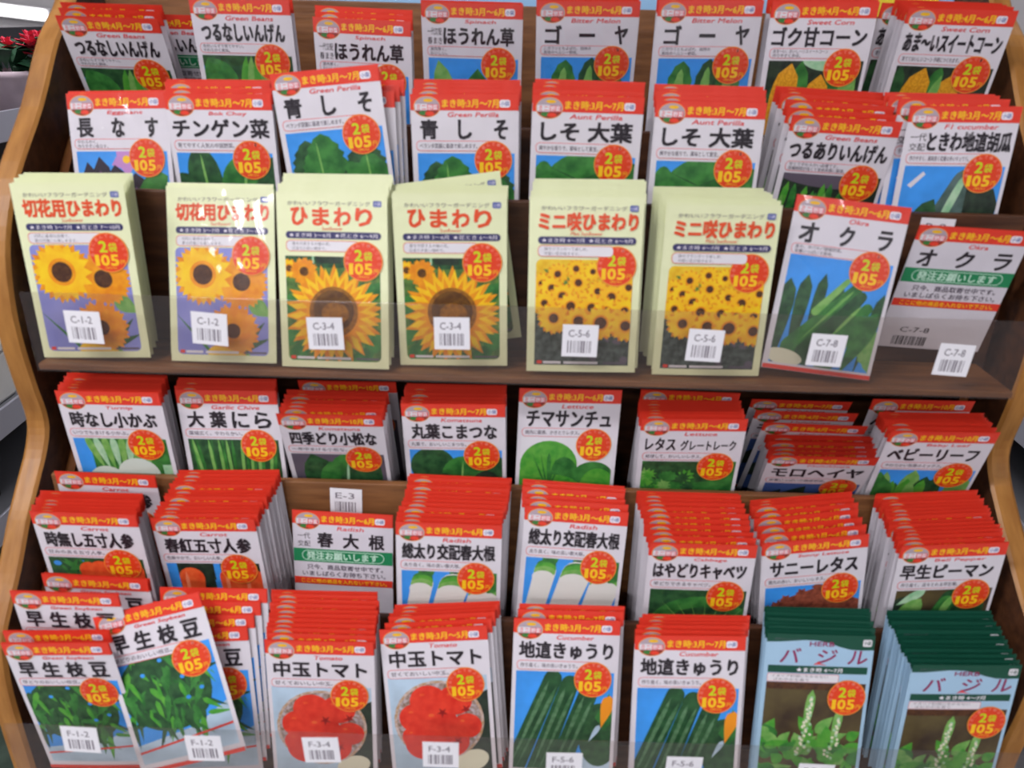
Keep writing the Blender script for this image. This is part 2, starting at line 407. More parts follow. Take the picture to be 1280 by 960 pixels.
def pic_okra(a):
    photo(a, 4, 41, 77, 121, 'sky')
    for x, y, x1, w in ((8, 58, 6, 6), (20, 54, 16, 5), (32, 52, 26, 4), (46, 58, 30, 4), (76, 62, 66, 4)): a.leaf(x, y, x1, 124, w, 'leaf_dark', .5)
    a.leaf(66, 84, 78, 122, 9, 'leaf_light', .7, jag=.12, n=13); a.leaf(74, 76, 56, 124, 7, 'leaf', .6)
    a.rod(56, 60, 18, 108, 4, 8, 'leaf'); a.rod(60, 66, 30, 112, 4, 9, 'leaf_dark'); a.rod(66, 74, 44, 116, 4, 8, 'leaf'); a.rod(48, 56, 30, 80, 2, 3, 'leaf_light')
    a.leaf(54, 62, 22, 104, 1.2, 'leaf_light'); a.leaf(62, 72, 36, 110, 1.2, 'leaf_light'); a.oval(14, 116, 14, 6, 'blossom', 8)
def pic_turnip(a):
    photo(a, 4, 42, 77, 121, 'leaf'); a.rect(4, 42, 16, 121, 'sky')
    for k in range(9): a.leaf(14 + 7 * k, 40, 24 + 4 * k, 72, 3, 'leaf_pale' if k % 2 else 'leaf_light', .6)
    a.oval(24, 84, 16, 16, 'turnip'); a.oval(50, 76, 17, 16, 'turnip'); a.rect(70, 66, 77, 121, 'leaf_pale')
def pic_chive(a):
    photo(a, 4, 42, 77, 121, 'leaf_dark'); r = random.Random(2)
    for k in range(26): x = 4 + 3 * k; a.leaf(x + r.uniform(-3, 3), 40, x * .7 + 12, 122, 1.3, ('leaf', 'leaf_dark', 'leaf_light')[k % 3], .5)
def pic_komatsuna(a):
    photo(a, 4, 42, 77, 121, 'ink_grey')
    for x, y, w, m in ((20, 50, 15, 'leaf_dark'), (50, 46, 17, 'leaf'), (68, 54, 14, 'leaf_dark'), (34, 58, 13, 'leaf'), (56, 60, 13, 'leaf_dark')): a.leaf(x, y - 8, 40, 126, w, m, .7)
    a.leaf(48, 50, 40, 120, 1, 'leaf_pale')
def pic_round_komatsuna(a):
    photo(a, 4, 42, 77, 121, 'sky')
    for x, y, rx, ry, m in ((22, 58, 18, 18, 'leaf_dark'), (62, 66, 22, 22, 'leaf_dark'), (46, 70, 18, 22, 'leaf'), (26, 84, 22, 20, 'leaf_dark'), (64, 92, 16, 30, 'night_green')): a.oval(x, y, rx, ry, m)
    a.leaf(46, 52, 42, 110, .8, 'leaf_light')
def pic_butter_lettuce(a):
    photo(a, 3, 41, 77, 121, 'paper')
    a.oval(26, 66, 23, 22, 'leaf_bright'); a.oval(14, 76, 12, 18, 'leaf_bright', 10); a.oval(40, 78, 12, 20, 'leaf', -8); a.oval(62, 74, 16, 12, 'leaf'); a.oval(30, 92, 26, 18, 'leaf_bright'); a.oval(66, 84, 14, 16, 'leaf_bright')
    for k in (-2, -1, 1, 2): a.leaf(26, 88, 26 + 7 * k, 54, .8, 'leaf')
    a.leaf(26, 54, 27, 96, 1.6, 'leaf', .5)
def pic_lettuce(a):
    photo(a, 4, 42, 77, 121, 'leaf'); a.oval(34, 52, 32, 12, 'leaf_dark', 6); r = random.Random(4)
    for k in range(26): a.star(r.uniform(6, 76), r.uniform(54, 92), r.uniform(3, 5), r.uniform(5, 8), 9, ('leaf', 'leaf_bright', 'leaf', 'leaf_dark', 'leaf_light')[k % 5], r.uniform(0, 3))
def pic_mulukhiya(a):
    photo(a, 4, 42, 77, 121, 'dusk_blue')
    for x, y, w in ((10, 60, 8), (28, 54, 10), (48, 58, 9), (66, 52, 9), (40, 66, 10)): a.leaf(x - 8, y + 24, x + 8, y - 8, w, 'night_green', .7)
def pic_baby_leaf(a):
    photo(a, 4, 42, 77, 121, 'sky'); r = random.Random(8)
    for k in range(18): x = r.uniform(4, 76); a.leaf(x, r.uniform(40, 58), x + r.uniform(-6, 6), 100, r.uniform(4, 8), ('leaf', 'leaf_light', 'leaf_dark', 'leaf_bright')[k % 4], .7)
def pic_carrot_dark(a):
    photo(a, 4, 42, 77, 121, 'leaf_dark'); a.oval(10, 48, 3, 2.4, 'sky'); a.oval(30, 46, 2, 1.6, 'sky'); r = random.Random(3)
    for k in range(14): a.leaf(r.uniform(4, 40), r.uniform(42, 56), r.uniform(10, 44), r.uniform(56, 74), 1.4, 'leaf')
    for x, w in ((66, 10), (34, 8), (54, 11), (43, 9)): a.rod(x, 57 - w * .4, x + 2, 118, w, 5, 'carrot')
def pic_carrot(a):
    photo(a, 4, 42, 77, 121, 'night_green'); a.rect(4, 42, 12, 121, 'sky'); a.rect(40, 42, 46, 121, 'sky'); a.rect(32, 42, 41, 58, 'night_green')
    for x, w in ((22, 10), (54, 10), (70, 9)): a.rod(x, 56, x - 2, 118, w, 5, 'carrot'); a.leaf(x - 4, 50, x - 5, 104, 1.4, 'carrot_light')
def pic_radish(a):
    photo(a, 4, 42, 77, 121, 'sky')
    for x0, y0, x1, w in ((20, 52, 8, 8.5), (44, 55, 26, 11.5), (68, 60, 52, 12)):
        for k in (-1, 0, 1): a.leaf(x0 + 4 * k + 4, 36, x0 + 1, y0 + 4, 3.4, 'leaf' if k else 'leaf_dark', .6)
        a.rod(x0, y0, x1, 118, w, w * .8, 'radish'); a.oval(x0 + .4, y0 - 4, w * .9, w * .55, 'leaf', 0); a.oval(x0, y0 - 1.5, w * .98, w * .6, 'leaf_bright', 0); a.oval(x0 - .6, y0 + 1.6, w, w * .55, 'leaf_light', 0); a.oval(x0 - 1.6, y0 + 6, w, w * .62, 'radish', 0)
    a.leaf(70, 60, 77, 46, 5, 'leaf', .7)
def pic_cabbage(a):
    photo(a, 4, 42, 77, 121, 'leaf_dark'); a.oval(44, 78, 40, 30, 'leaf'); a.oval(46, 80, 30, 22, 'leaf_dark'); a.oval(48, 82, 26, 18, 'leaf')
    for k in range(7): a.leaf(48, 92, 14 + 11 * k, 54, .7, 'leaf_light')
def pic_red_lettuce(a):
    photo(a, 4, 42, 77, 121, 'sky'); r = random.Random(6); a.poly([(4, 64), (18, 54), (34, 48), (46, 44), (58, 50), (77, 60), (77, 122), (4, 122)], 'lettuce_red')
    for k in range(16): a.star(r.uniform(8, 74), r.uniform(56, 74), 3, r.uniform(5, 7), 7, 'lettuce_red', r.uniform(0, 1))
    for p in ((20, 54), (32, 49), (44, 44), (56, 50), (68, 56)): a.star(p[0], p[1], 3, 5, 6, 'lettuce_red')
def pic_pepper(a):
    photo(a, 4, 42, 77, 121, 'olive'); a.leaf(2, 60, 22, 46, 6, 'night_green', .7); a.leaf(26, 42, 6, 56, 4, 'leaf_pale', .7)
    a.rod(48, 52, 38, 92, 10, 15, 'leaf_dark'); a.rod(44, 54, 34, 88, 6, 9, 'leaf'); a.leaf(48, 48, 36, 80, 3, 'leaf_light', .6); a.leaf(24, 50, 4, 84, 8, 'leaf_light', .7); a.rod(66, 60, 60, 100, 8, 12, 'leaf_dark')
def pic_edamame(a):
    photo(a, 4, 36, 77, 119, 'sky'); a.poly([(4, 104), (50, 98), (77, 84), (77, 122), (4, 122)], 'pale_sky'); a.oval(36, 66, 34, 32, 'leaf_dark'); r = random.Random(9)
    for k in range(95):
        x, y = r.uniform(4, 66), r.uniform(38, 92); an = r.gauss(1.45, .35) if k % 3 else r.uniform(-.2, 3.2); L = r.uniform(15, 26)
        a.leaf(x, y, x + L * math.cos(an), y + L * math.sin(an), r.uniform(1.7, 2.5), ('leaf', 'leaf_bright', 'leaf_dark', 'leaf', 'leaf_dark')[k % 5], .5); a.layer -= .06
    for k in range(7): a.oval(r.uniform(8, 74), r.uniform(40, 84), 1.7, 1.5, 'sky')
    a.poly([(4, 109), (77, 101), (77, 102.6), (4, 110.6)], 'red')
def pic_tomato(a):
    photo(a, 3, 40, 77, 122, 'pale_sky'); a.poly([(62, 60), (77, 52), (77, 122), (50, 122)], 'night_green'); a.oval(62, 112, 13, 9, 'blossom', -20)
    a.oval(39, 77, 34, 34, 'basket', 20); a.oval(39, 77, 32, 32, 'basket_in', 20)
    for x, y, r_ in ((32, 60, 14), (22, 74, 13), (52, 60, 13), (60, 82, 11), (26, 96, 14), (46, 94, 15), (38, 78, 15), (20, 90, 10)): a.oval(x, y, r_, r_ * .95, 'tomato'); a.oval(x - r_ * .3, y - r_ * .4, r_ * .14, r_ * .08, 'carrot')
    for x, y in ((42, 70), (52, 95), (60, 68)): a.star(x, y, 1.5, 4.5, 5, 'tomato_dark', .4)
def pic_cucumber(a):
    photo(a, 3, 41.5, 77, 121, 'sky'); a.poly([(52, 121), (60, 92), (77, 108), (77, 121)], 'pale_sky'); a.oval(68, 92, 16, 26, 'leaf_dark'); a.poly([(64, 78), (74, 58), (79, 78), (72, 88)], 'leaf')
    for x0, y0, x1, w in ((31, 47, 2, 8.0), (44, 51, 20, 8.0), (58, 59, 36, 8.4)):
        a.rod(x0, y0, x1, 126, w * .85, w, 'cuke'); a.leaf(x0 - 3, y0 + 2, x1 - 3, 124, 1.6, 'cuke_light'); a.leaf(x0 + 3, y0 + 6, x1 + 3, 122, 1.4, 'cuke_light')
    a.leaf(75, 60, 69, 86, 5, 'flower_orange', .5); a.leaf(68, 84, 60, 98, 2, 'pale_sky', .5)
def pic_basil(a):
    photo(a, 3, 38.5, 77, 126, 'olive'); a.rect(3, 38.5, 77, 44, 'seed_disc'); r = random.Random(12)
    for k in range(64):
        x = r.uniform(4, 74); y = r.uniform(78 + abs(x - 40) * .12, 124); an = r.uniform(-2.9, -.25); L = r.uniform(12, 24)
        a.leaf(x, y, x + L * math.cos(an), y + L * math.sin(an) * .7, r.uniform(3, 5), ('leaf_bright', 'leaf_light', 'leaf', 'leaf_bright')[k % 4], .7); a.layer -= .06
    for x, y0, y1, n in ((38, 44, 92, 40), (60, 60, 94, 22)):
        a.leaf(x, y0, x - 4, y1, 3.4, 'leaf_light', .5)
        for k in range(n): t = (k + 2) / n; a.oval(x - 4 * t + r.uniform(-6, 6) * t, y0 + 4 + (y1 - y0) * t, 1.3, 1.0, 'blossom' if k % 3 else 'leaf_pale', r.uniform(0, 90)); a.layer -= .1

# ------------------------------------------------------------------ the printed layouts
def emblem(a, cx, cy):
    a.oval(cx, cy, 9.9, 7.5, 'orange_ring'); a.oval(cx, cy, 9.4, 7.0, 'emblem_grey'); a.oval(cx, cy, 9.4, 7.0, 'emblem_dark', 0, 24, 22, 158); a.oval(cx - 3, cy + 4.4, 3, 1.5, 'leaf'); a.oval(cx + 2, cy + 4.8, 3.4, 1.6, 'tomato'); a.oval(cx + 1, cy - 4.4, 3.6, 1.2, 'petal')
    a.rect(cx - 8.8, cy - 1.9, cx + .2, cy + 2.5, 'paper'); a.rect(cx + .2, cy - 1.6, cx + 8.4, cy + 2.6, 'pink_ink')
    a.text('ミニ', cx - 7.6, cy - 1.4, cx - .6, cy + 2.2, 'pink_ink', .03); a.text('野菜', cx + .8, cy - 1.3, cx + 7.8, cy + 2.3, 'white_ink', .02)

def veg_head(a, sow, eng):
    a.rect(.4, 0.3, 79.6, 11.4, 'red'); emblem(a, 12.2, 8.8)
    a.text('まき時:' + sow, 23.5, 3.5, 65, 9.3, 'yellow_ink', .025); a.rrect(65.8, 3.9, 73.6, 9.2, 1.6, 'white_ink'); a.text('小袋', 66.6, 4.9, 72.8, 8.3, 'blue_ink', .02)
    a.text(eng, 46 - min(19, 1.75 * len(eng)), 12.6, 46 + min(19, 1.75 * len(eng)), 15.9, 'pink_ink', .03, slant=.25)

def veg(a, title, sow, eng, info, pic, prefix=None, tbox=None):
    pic(a); a.clip = None; veg_head(a, sow, eng)
    x0, y0, x1, y1 = tbox or (7, 18.2, 73, 31.5)
    if prefix:
        a.text(prefix[0], 4, 19, 15.5, 24.6, 'black', .01); a.text(prefix[1], 4, 26, 15.5, 31.4, 'black', .01); x0 = 17
    parts = title.split(' ')
    if len(parts) > 1 and all(len(p) == 1 for p in parts):            # spaced single characters
        w = 12.5; step = (x1 - x0 - w) / (len(parts) - 1)
        for i, ch in enumerate(parts):
            if ch == 'ー': a.rect(x0 + step * i, 23.8, x0 + step * i + w, 26.4, 'black')
            else: a.text(ch, x0 + step * i + (1.5 if ch in 'しそすなクヤラ' else 0), y0, x0 + step * i + w - (1.5 if ch in 'しそすなクヤラ' else 0), y1, 'black', .042)
    elif len(parts) == 2 and parts[1] == 'グレートレーク':
        a.text(parts[0], 5, 18.4, 28, 30.6, 'black', .025); a.text(parts[1], 32, 20.5, 74, 30.4, 'black', .02)
    else:
        a.text(title, x0, y0, x1, y1, 'black', .042)
    a.rrect(3.4, 32.9, 62, 40.4, 3, 'pink_ink'); a.rrect(3.8, 33.3, 61.6, 40, 2.7, 'film_white')
    if len(info) > 1: a.text(info[0], 6, 33.7, 48, 36.4, 'ink_grey', .016, fit=False, align='l'); a.text(info[1], 6, 36.9, 48, 39.6, 'ink_grey', .016, fit=False, align='l')
    else: a.text(info[0], 6, 34.9, 49, 38.4, 'ink_grey', .018)
    a.rect(.4, 122.6, 79.6, 125.8, 'red')

def flower(a, title, eng, when, info, pic):
    pic(a); a.clip = None
    a.text('かわいいフラワーガーデニング', 8.5, 6.2, 68, 9.4, 'ink_grey', .01); a.rrect(70, 5.6, 76, 9.8, 1, 'blue_ink'); a.text('小袋', 70.6, 6.4, 75.4, 9, 'white_ink', .01)
    n = len(title)
    if n == 4:
        for i, ch in enumerate(title): a.text(ch, 11 + 15.5 * i, 11, 22.5 + 15.5 * i, 23, 'title_red', .05)
    else: a.text(title, 7, 11, 76, 23, 'title_red', .05)
    a.text(eng, 27, 24, 54, 26.6, 'title_red', .01, fit=False)
    a.rrect(6.5, 27.6, 75.5, 32.6, 2.4, 'navy'); a.text('★まき時 ' + when[0], 9, 28.6, 39, 31.7, 'white_ink', .01); a.text('★花とき ' + when[1], 42, 28.6, 73, 31.7, 'white_ink', .01)
    a.rrect(6.5, 33.8, 60, 41.6, 3, 'title_red'); a.rrect(6.9, 34.2, 59.6, 41.2, 2.7, 'paper'); a.text(info[0], 11, 34.9, 46, 37.4, 'ink_grey', .01, fit=False, align='l'); a.text(info[1], 11, 38.2, 46, 40.7, 'ink_grey', .01, fit=False, align='l')
    a.rect(7.5, 117.6, 11, 120, 'red'); a.rect(12, 118, 25, 119.8, 'paper'); a.rect(27, 118, 52, 119.8, 'paper'); a.rect(56, 118.2, 73, 119.6, 'ink_grey')

def herb(a):
    pic_basil(a); a.clip = None
    pts = [(.4, .3)] + [(.4, 6.6), (10, 6.4), (20, 5.4), (28, 4.6), (38, 4.8), (46, 6.4), (54, 9.2), (62, 11.2), (70, 11.6), (79.6, 11.2)] + [(79.6, .3)]
    a.poly(pts, 'pack_green'); a.text('かわいいハーブ', 6, 3.2, 24, 5.2, 'ink_grey', .01)
    a.rrect(71, 3.2, 77.6, 8.6, 1.2, 'paper'); a.text('小袋', 71.7, 4.3, 76.9, 7.5, 'pack_green', .02)
    a.text('HERB', 32, 5.8, 50, 9.2, 'maroon', .03)
    for ch, x in (('バ', 11), ('ジ', 38), ('ル', 61)): a.text(ch, x, 11.2 + (x - 11) * .02, x + 14, 22.6, 'maroon', .015, slant=.12)
    a.poly([(36, 24), (40, 21), (41, 22.6), (46, 24.2), (40, 23.6)], 'pink_ink')
    a.rect(3, 25, 76.5, 30.6, 'pack_green'); a.text('★まき時 4〜7月', 24, 26.2, 58, 29.8, 'white_ink', .02)
    a.rrect(3, 31.4, 56, 38, 1, 'pink_pic'); a.rrect(3.4, 31.8, 55.6, 37.6, 1, 'paper'); a.text('イタリア料理に欠かせない', 6, 32.2, 48, 34.4, 'ink_grey', .01); a.text('さわやかな香り', 8, 35, 34, 37.2, 'ink_grey', .01)

def order_card(a, title, sow, eng, code, prefix=None):
    veg_head(a, sow, eng)
    x0 = 7
    if prefix: a.text(prefix[0], 4, 19, 14, 24.4, 'black', .01); a.text(prefix[1], 4, 26, 14, 31.2, 'black', .01); x0 = 20
    p = title.split(' ')
    if len(p) > 1:
        w = 12; step = (73 - x0 - w) / (len(p) - 1)
        for i, ch in enumerate(p): a.text(ch, x0 + step * i, 18.4, x0 + step * i + w, 31, 'black', .04)
    else: a.text(title, x0, 18.4, 76, 31, 'black', .04)
    a.rect(.4, 33, 79.6, 44.6, 'green_bar'); a.rrect(7, 34.4, 73, 43.4, 4.4, 'mint'); a.rrect(7.6, 35, 72.4, 42.8, 3.9, 'green_bar'); a.text('発注お願いします', 11, 35.6, 68, 42.2, 'mint', .04)
    a.text('只今、商品取寄せ中です。', 11, 46.8, 72, 51.4, 'ink_grey', .02); a.text('いましばらくお待ち下さい。', 7, 52.8, 74, 57.2, 'ink_grey', .02)
    a.rect(.4, 58.6, 79.6, 64.8, 'red'); a.text('ここに他の商品を入れないで下さい。', 6, 59.8, 75, 63.8, 'yellow_ink', .02)
    a.text(code, 14, 83, 36, 87.4, 'black', .01); barcode(a, 11, 91, 38, 99, 4)

def barcode(a, x0, y0, x1, y1, seed=1, ink='black'):
    r = random.Random(seed); x = x0
    while x < x1 - 1:
        w = r.choice((.5, .5, .9, 1.3)); a.rect(x, y0, min(x1, x + w), y1, ink); a.layer -= 0.12; x += w + r.choice((.5, .8, 1.2))
    a.layer += 0.12

def badge(cx, cy, r=14.2):
    a = Art(); a.layer = 14.0
    a.oval(cx, cy, r, r, 'orange_ring', n=40); a.oval(cx, cy, r - .7, r - .7, 'badge_red', n=40)
    a.arc_text('自由に選んで・よりどり', cx, cy, r - 2.4, 2.5, 172, 368, 'badge_pink', .02)
    a.text('2', cx - 6, cy - 8, cx - .8, cy - .4, 'lime_ink', .05); a.text('袋', cx + .4, cy - 6.8, cx + 6.4, cy - .6, 'lime_ink', .022)
    [a.text(ch, cx + x0, cy + 1.7, cx + x1, cy + 9.2, 'yellow_ink', bd) for ch, x0, x1, bd in (('1', -10.2, -7.6, .035), ('0', -6, -.4, .055), ('5', .9, 6.2, .055))]; a.text('円', cx + 7.6, cy + 5.4, cx + 10.8, cy + 8.8, 'yellow_ink', .01); a.text('(税込)', cx - 4, cy + 10, cx + 4, cy + 12, 'yellow_ink', .01)
    return a

# lamps of the shop; farthest-behind and left-shelf ones are added, for glints and brightness: x, y, share of the power, label
LAMPS = [(-1.2, -0.4, 1.4, 'fluorescent ceiling light left of and before the rack'), (1.3, -1.2, 0.15, 'fluorescent ceiling light right of and before the rack'), (-1.1, -2.6, 1.7, 'fluorescent ceiling light behind the viewer, at left'), (0.7, -3.2, 0.7, 'fluorescent ceiling light behind the viewer, at right'), (-0.4, -5.2, 2.4, 'added unseen ceiling light farthest behind the viewer, for glints on the film'), (-0.3, 1.7, 1.1, 'added unseen ceiling light beyond the rack, brightening the left shelf'), (1.7, 2.2, 0.3, 'fluorescent ceiling light beyond the rack, over the right shelf')]

# ------------------------------------------------------------------ object helpers
def link(o, parent=None):
    COL.objects.link(o)
    if parent: o.parent = parent
    return o
def mobj(name, me, parent=None): return link(bpy.data.objects.new(name, me), parent)
def tag(o, label=None, cat=None, group=None, kind=None):
    for k, v in (('label', label), ('category', cat), ('group', group), ('kind', kind)):
        if v: o[k] = v
    return o
class MB:
    """Collects boxes, tubes and lathes into one mesh."""
    def __init__(self): self.v = []; self.f = []; self.m = []; self.s = []; self.mats = []
    def slot(self, m):
        if m not in self.mats: self.mats.append(m)
        return self.mats.index(m)
    def add(self, v, f, m, smooth=False):
        k = len(self.v); self.v += [tuple(p) for p in v]; s = self.slot(m)
        for q in f: self.f.append([i + k for i in q]); self.m.append(s); self.s.append(smooth)
    def box(self, x0, y0, z0, x1, y1, z1, m, bev=0.0):
        b = min(bev, (x1 - x0) / 3, (y1 - y0) / 3, (z1 - z0) / 3)
        if b <= 0:
            v = [(x, y, z) for x in (x0, x1) for y in (y0, y1) for z in (z0, z1)]
            self.add(v, [(0, 1, 3, 2), (4, 6, 7, 5), (0, 4, 5, 1), (2, 3, 7, 6), (0, 2, 6, 4), (1, 5, 7, 3)], m); return
        import bmesh
        bm = bmesh.new(); bmesh.ops.create_cube(bm, size=1.0)
        for q in bm.verts: q.co = Vector(((x0 + x1) / 2 + q.co.x * (x1 - x0), (y0 + y1) / 2 + q.co.y * (y1 - y0), (z0 + z1) / 2 + q.co.z * (z1 - z0)))
        bmesh.ops.bevel(bm, geom=list(bm.edges), offset=b, segments=2, profile=0.5, affect='EDGES')
        bm.verts.index_update(); self.add([q.co for q in bm.verts], [[q.index for q in f.verts] for f in bm.faces], m); bm.free()
    def lathe(self, cx, cy, prof, m, n=20):
        v, f = [], []
        for r, z in prof:
            for k in range(n): a = 2 * math.pi * k / n; v.append((cx + r * math.cos(a), cy + r * math.sin(a), z))
        for j in range(len(prof) - 1):
            for k in range(n): f.append((j * n + k, j * n + (k + 1) % n, (j + 1) * n + (k + 1) % n, (j + 1) * n + k))
        self.add(v, f, m, True)
    def build(self, name, parent=None):
        me = bpy.data.meshes.new(name); me.from_pydata(self.v, [], self.f)
        for m in self.mats: me.materials.append(MATS[m])
        me.polygons.foreach_set('material_index', self.m); me.polygons.foreach_set('use_smooth', self.s); me.update()
        return mobj(name, me, parent)

# ------------------------------------------------------------------ the shop round the rack
b = MB(); b.box(-5, -7, -0.06, 5, 4.2, 0, 'floor_tile'); tag(b.build('floor'), kind='structure')
b = MB(); b.box(-5, -7, 2.95, 5, 4.2, 3.02, 'paint'); tag(b.build('ceiling'), kind='structure')
b = MB(); b.box(-5, 4.0, 0, 5, 4.1, 2.95, 'paint'); tag(b.build('wall_back'), kind='structure')

def ceiling_light(x, y, power, label):
    e = link(bpy.data.objects.new('ceiling_light', None)); e.location = (x, y, 2.95)
    tag(e, label, 'ceiling light', 'fluorescent ceiling lights')
    h = MB(); h.box(-.65, -.09, -.05, .65, .09, 0, 'lamp_body', .01); h.build('housing', e)
    for s in (-1, 1):
        t = MB(); n = 12; v = []
        for xx in (-.6, .6):
            for k in range(n): a = 2 * math.pi * k / n; v.append((xx, s * .045 + .016 * math.cos(a), -.072 + .016 * math.sin(a)))
        t.add(v, [(k, (k + 1) % n, n + (k + 1) % n, n + k) for k in range(n)], 'tube_glow', True); t.build('tube', e)
    l = bpy.data.lights.new('tube_light', 'AREA'); l.shape = 'RECTANGLE'; l.size = 1.2; l.size_y = .2; l.energy = power; l.color = (1.0, .97, 1.0)
    lo = link(bpy.data.objects.new('tube_light', l), e); lo.location = (0, 0, -.1)
for x, y, k, lb in LAMPS: ceiling_light(x, y, LAMP_POWER * k, lb)

# ------------------------------------------------------------------ the display rack
Z = EYE
rack = link(bpy.data.objects.new('display_rack', None)); rack.location = (0, 0, 0)
tag(rack, 'wooden seed packet display rack with wavy side panels and six stepped rows', 'display rack')
XL, XR, PT = -0.372, 0.385, 0.018
prof = [(.80, .14), (.785, .07), (.735, .005), (.694, -.027), (.651, -.074), (.600, -.120), (.572, -.160), (.561, -.200), (.559, -.235), (.562, -.270), (.566, -.305), (.556, -.326), (.534, -.348), (.516, -.366), (.490, -.397), (.471, -.416), (.457, -.433), (.449, -.465), (.447, -.510), (.447, -.60), (.447, -.9), (.447, -Z + .004)]
def spline(p, k=4):
    out = []
    for i in range(len(p) - 1):
        a, b_, c, d = p[max(0, i - 1)], p[i], p[i + 1], p[min(len(p) - 1, i + 2)]
        for j in range(k):
            t = j / k
            out.append(tuple(.5 * (2 * b_[q] + (c[q] - a[q]) * t + (2 * a[q] - 5 * b_[q] + 4 * c[q] - d[q]) * t * t + (3 * b_[q] - a[q] - 3 * c[q] + d[q]) * t ** 3) for q in (0, 1)))
    return out + [p[-1]]
def side_panel(x0, x1, name, pr, back, mface, medge):
    m = MB(); s = spline(pr); n = len(s)
    loop = [(y, z + Z) for y, z in s] + [(back, s[-1][1] + Z), (back, s[0][1] + Z)]
    bev = .0025; N = len(loop)
    # outer rings: face inset slightly so that the long edges are eased
    def ring(x, d): return [(x, y + (d if i < n else -d), z) for i, (y, z) in enumerate(loop)]
    R = [ring(x0, bev), ring(x0 + bev, 0), ring(x1 - bev, 0), ring(x1, bev)]
    v = sum(R, []); 
    for j in range(3): m.add(v, [(j * N + i, (j + 1) * N + i, (j + 1) * N + (i + 1) % N, j * N + (i + 1) % N) for i in range(N)], medge)
    for j, flip in ((0, False), (3, True)):
        tr = tessellate_polygon([[Vector((p[1], p[2], 0)) for p in R[j]]])
        m.add(R[j], [tuple(t) if not flip else tuple(t)[::-1] for t in tr], mface)
    return m.build(name, rack)
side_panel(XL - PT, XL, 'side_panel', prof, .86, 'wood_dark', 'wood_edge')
prof_right = [(y - .012 * math.exp(-((z + .435) / .035) ** 2), z + .016 * (1 / (1 + math.exp(-(z + .11) / .02)) + math.exp(-((z + .415) / .05) ** 2))) for y, z in prof]
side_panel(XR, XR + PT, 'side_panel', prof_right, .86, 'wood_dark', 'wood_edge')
inner = [(y + .045 + (.012 if z > -.2 else 0), z) for y, z in prof if z < .1]
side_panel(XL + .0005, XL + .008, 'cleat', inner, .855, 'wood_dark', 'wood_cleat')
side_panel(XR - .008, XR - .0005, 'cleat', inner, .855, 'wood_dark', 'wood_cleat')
def board(name, y0, z0, y1, z1, m, x0=XL + .0085, x1=XR - .0085):
    b = MB(); b.box(x0, y0, z0 + Z, x1, y1, z1 + Z, m, .001); return b.build(name, rack)
FLOORS = {'A': -.1335, 'B': -.1875, 'C': -.2415, 'D': -.4170, 'E': -.4845, 'F': -.5485}
board('pocket_floor', .678, FLOORS['A'] - .006, .765, FLOORS['A'], 'wood_shelf')
board('pocket_floor', .598, FLOORS['B'] - .006, .671, FLOORS['B'], 'wood_shelf')
b = MB(); b.box(-.349, .5365, FLOORS['C'] - .005 + Z, .369, .591, FLOORS['C'] + Z, 'wood_shelf', .001); b.build('pocket_floor', rack)
board('pocket_floor', .548, FLOORS['D'] - .006, .664, FLOORS['D'], 'wood_shelf')
board('pocket_floor', .4868, FLOORS['E'] - .006, .541, FLOORS['E'], 'wood_shelf')
b = MB(); b.box(-.346, .407, FLOORS['F'] - .006 + Z, .366, .481, FLOORS['F'] + Z, 'wood_shelf', .001); b.build('pocket_floor', rack)
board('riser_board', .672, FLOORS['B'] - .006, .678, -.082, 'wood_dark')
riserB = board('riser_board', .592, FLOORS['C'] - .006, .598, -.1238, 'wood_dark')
riserD = board('riser_board', .5415, FLOORS['E'] - .006, .5475, -.3395, 'wood_shelf')
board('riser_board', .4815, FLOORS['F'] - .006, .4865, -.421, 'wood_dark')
board('back_panel', .766, FLOORS['A'] - .006, .772, .008, 'wood_shelf')
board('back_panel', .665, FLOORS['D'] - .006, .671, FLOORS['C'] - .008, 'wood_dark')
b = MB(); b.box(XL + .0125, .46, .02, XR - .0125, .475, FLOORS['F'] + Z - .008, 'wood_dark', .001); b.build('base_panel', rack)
b = MB(); b.box(XL + .01, .775, Z - .02, XR - .01, .783, Z + .19, 'sign_blue', .002); b.box(.27, .7735, Z + .0, .36, .7748, Z + .12, 'sign_yellow'); b.build('header_sign', rack)

def lip(y, z0, z1):
    m = MB(); m.box(-.349, y, z0 + Z, .369, y + .002, z1 + Z, 'clear_acrylic', .0006); return m.build('clear_lip', rack)
lipC = lip(.5342, FLOORS['C'] - .005, -.1858)
lipF = lip(.4045, FLOORS['F'] - .006, -.460)
def label_card(parent, x, y, z, code, w=.0255, h=.0245, rot=0.0, seed=1, lab='white barcode sticker'):
    a = Art(); a.rrect(0, 0, w * 1000, h * 1000, .6, 'label_paper')
    a.text(code, w * 1000 * .17, h * 1000 * .16, w * 1000 * .76, h * 1000 * .38, 'label_ink', .015)
    barcode(a, w * 1000 * .15, h * 1000 * .5, w * 1000 * .86, h * 1000 * .88, seed, 'label_ink')
    m = MB(); m.box(-w / 2, -.0002, -h / 2, w / 2, 0, h / 2, 'label_paper')
    for (p, q, r_), ly, mt in a.t:
        if (q[0] - p[0]) * (r_[1] - p[1]) - (r_[0] - p[0]) * (q[1] - p[1]) > 0: q, r_ = r_, q
        m.add([(u[0] / 1000 - w / 2, -.0002 - .00002 * ly, h / 2 - u[1] / 1000) for u in (p, q, r_)], [(0, 1, 2)], mt)
    o = m.build('barcode_label', parent); o.location = (x, y, z + Z); o.rotation_euler = (0, rot, 0); o['label'] = lab
    return o
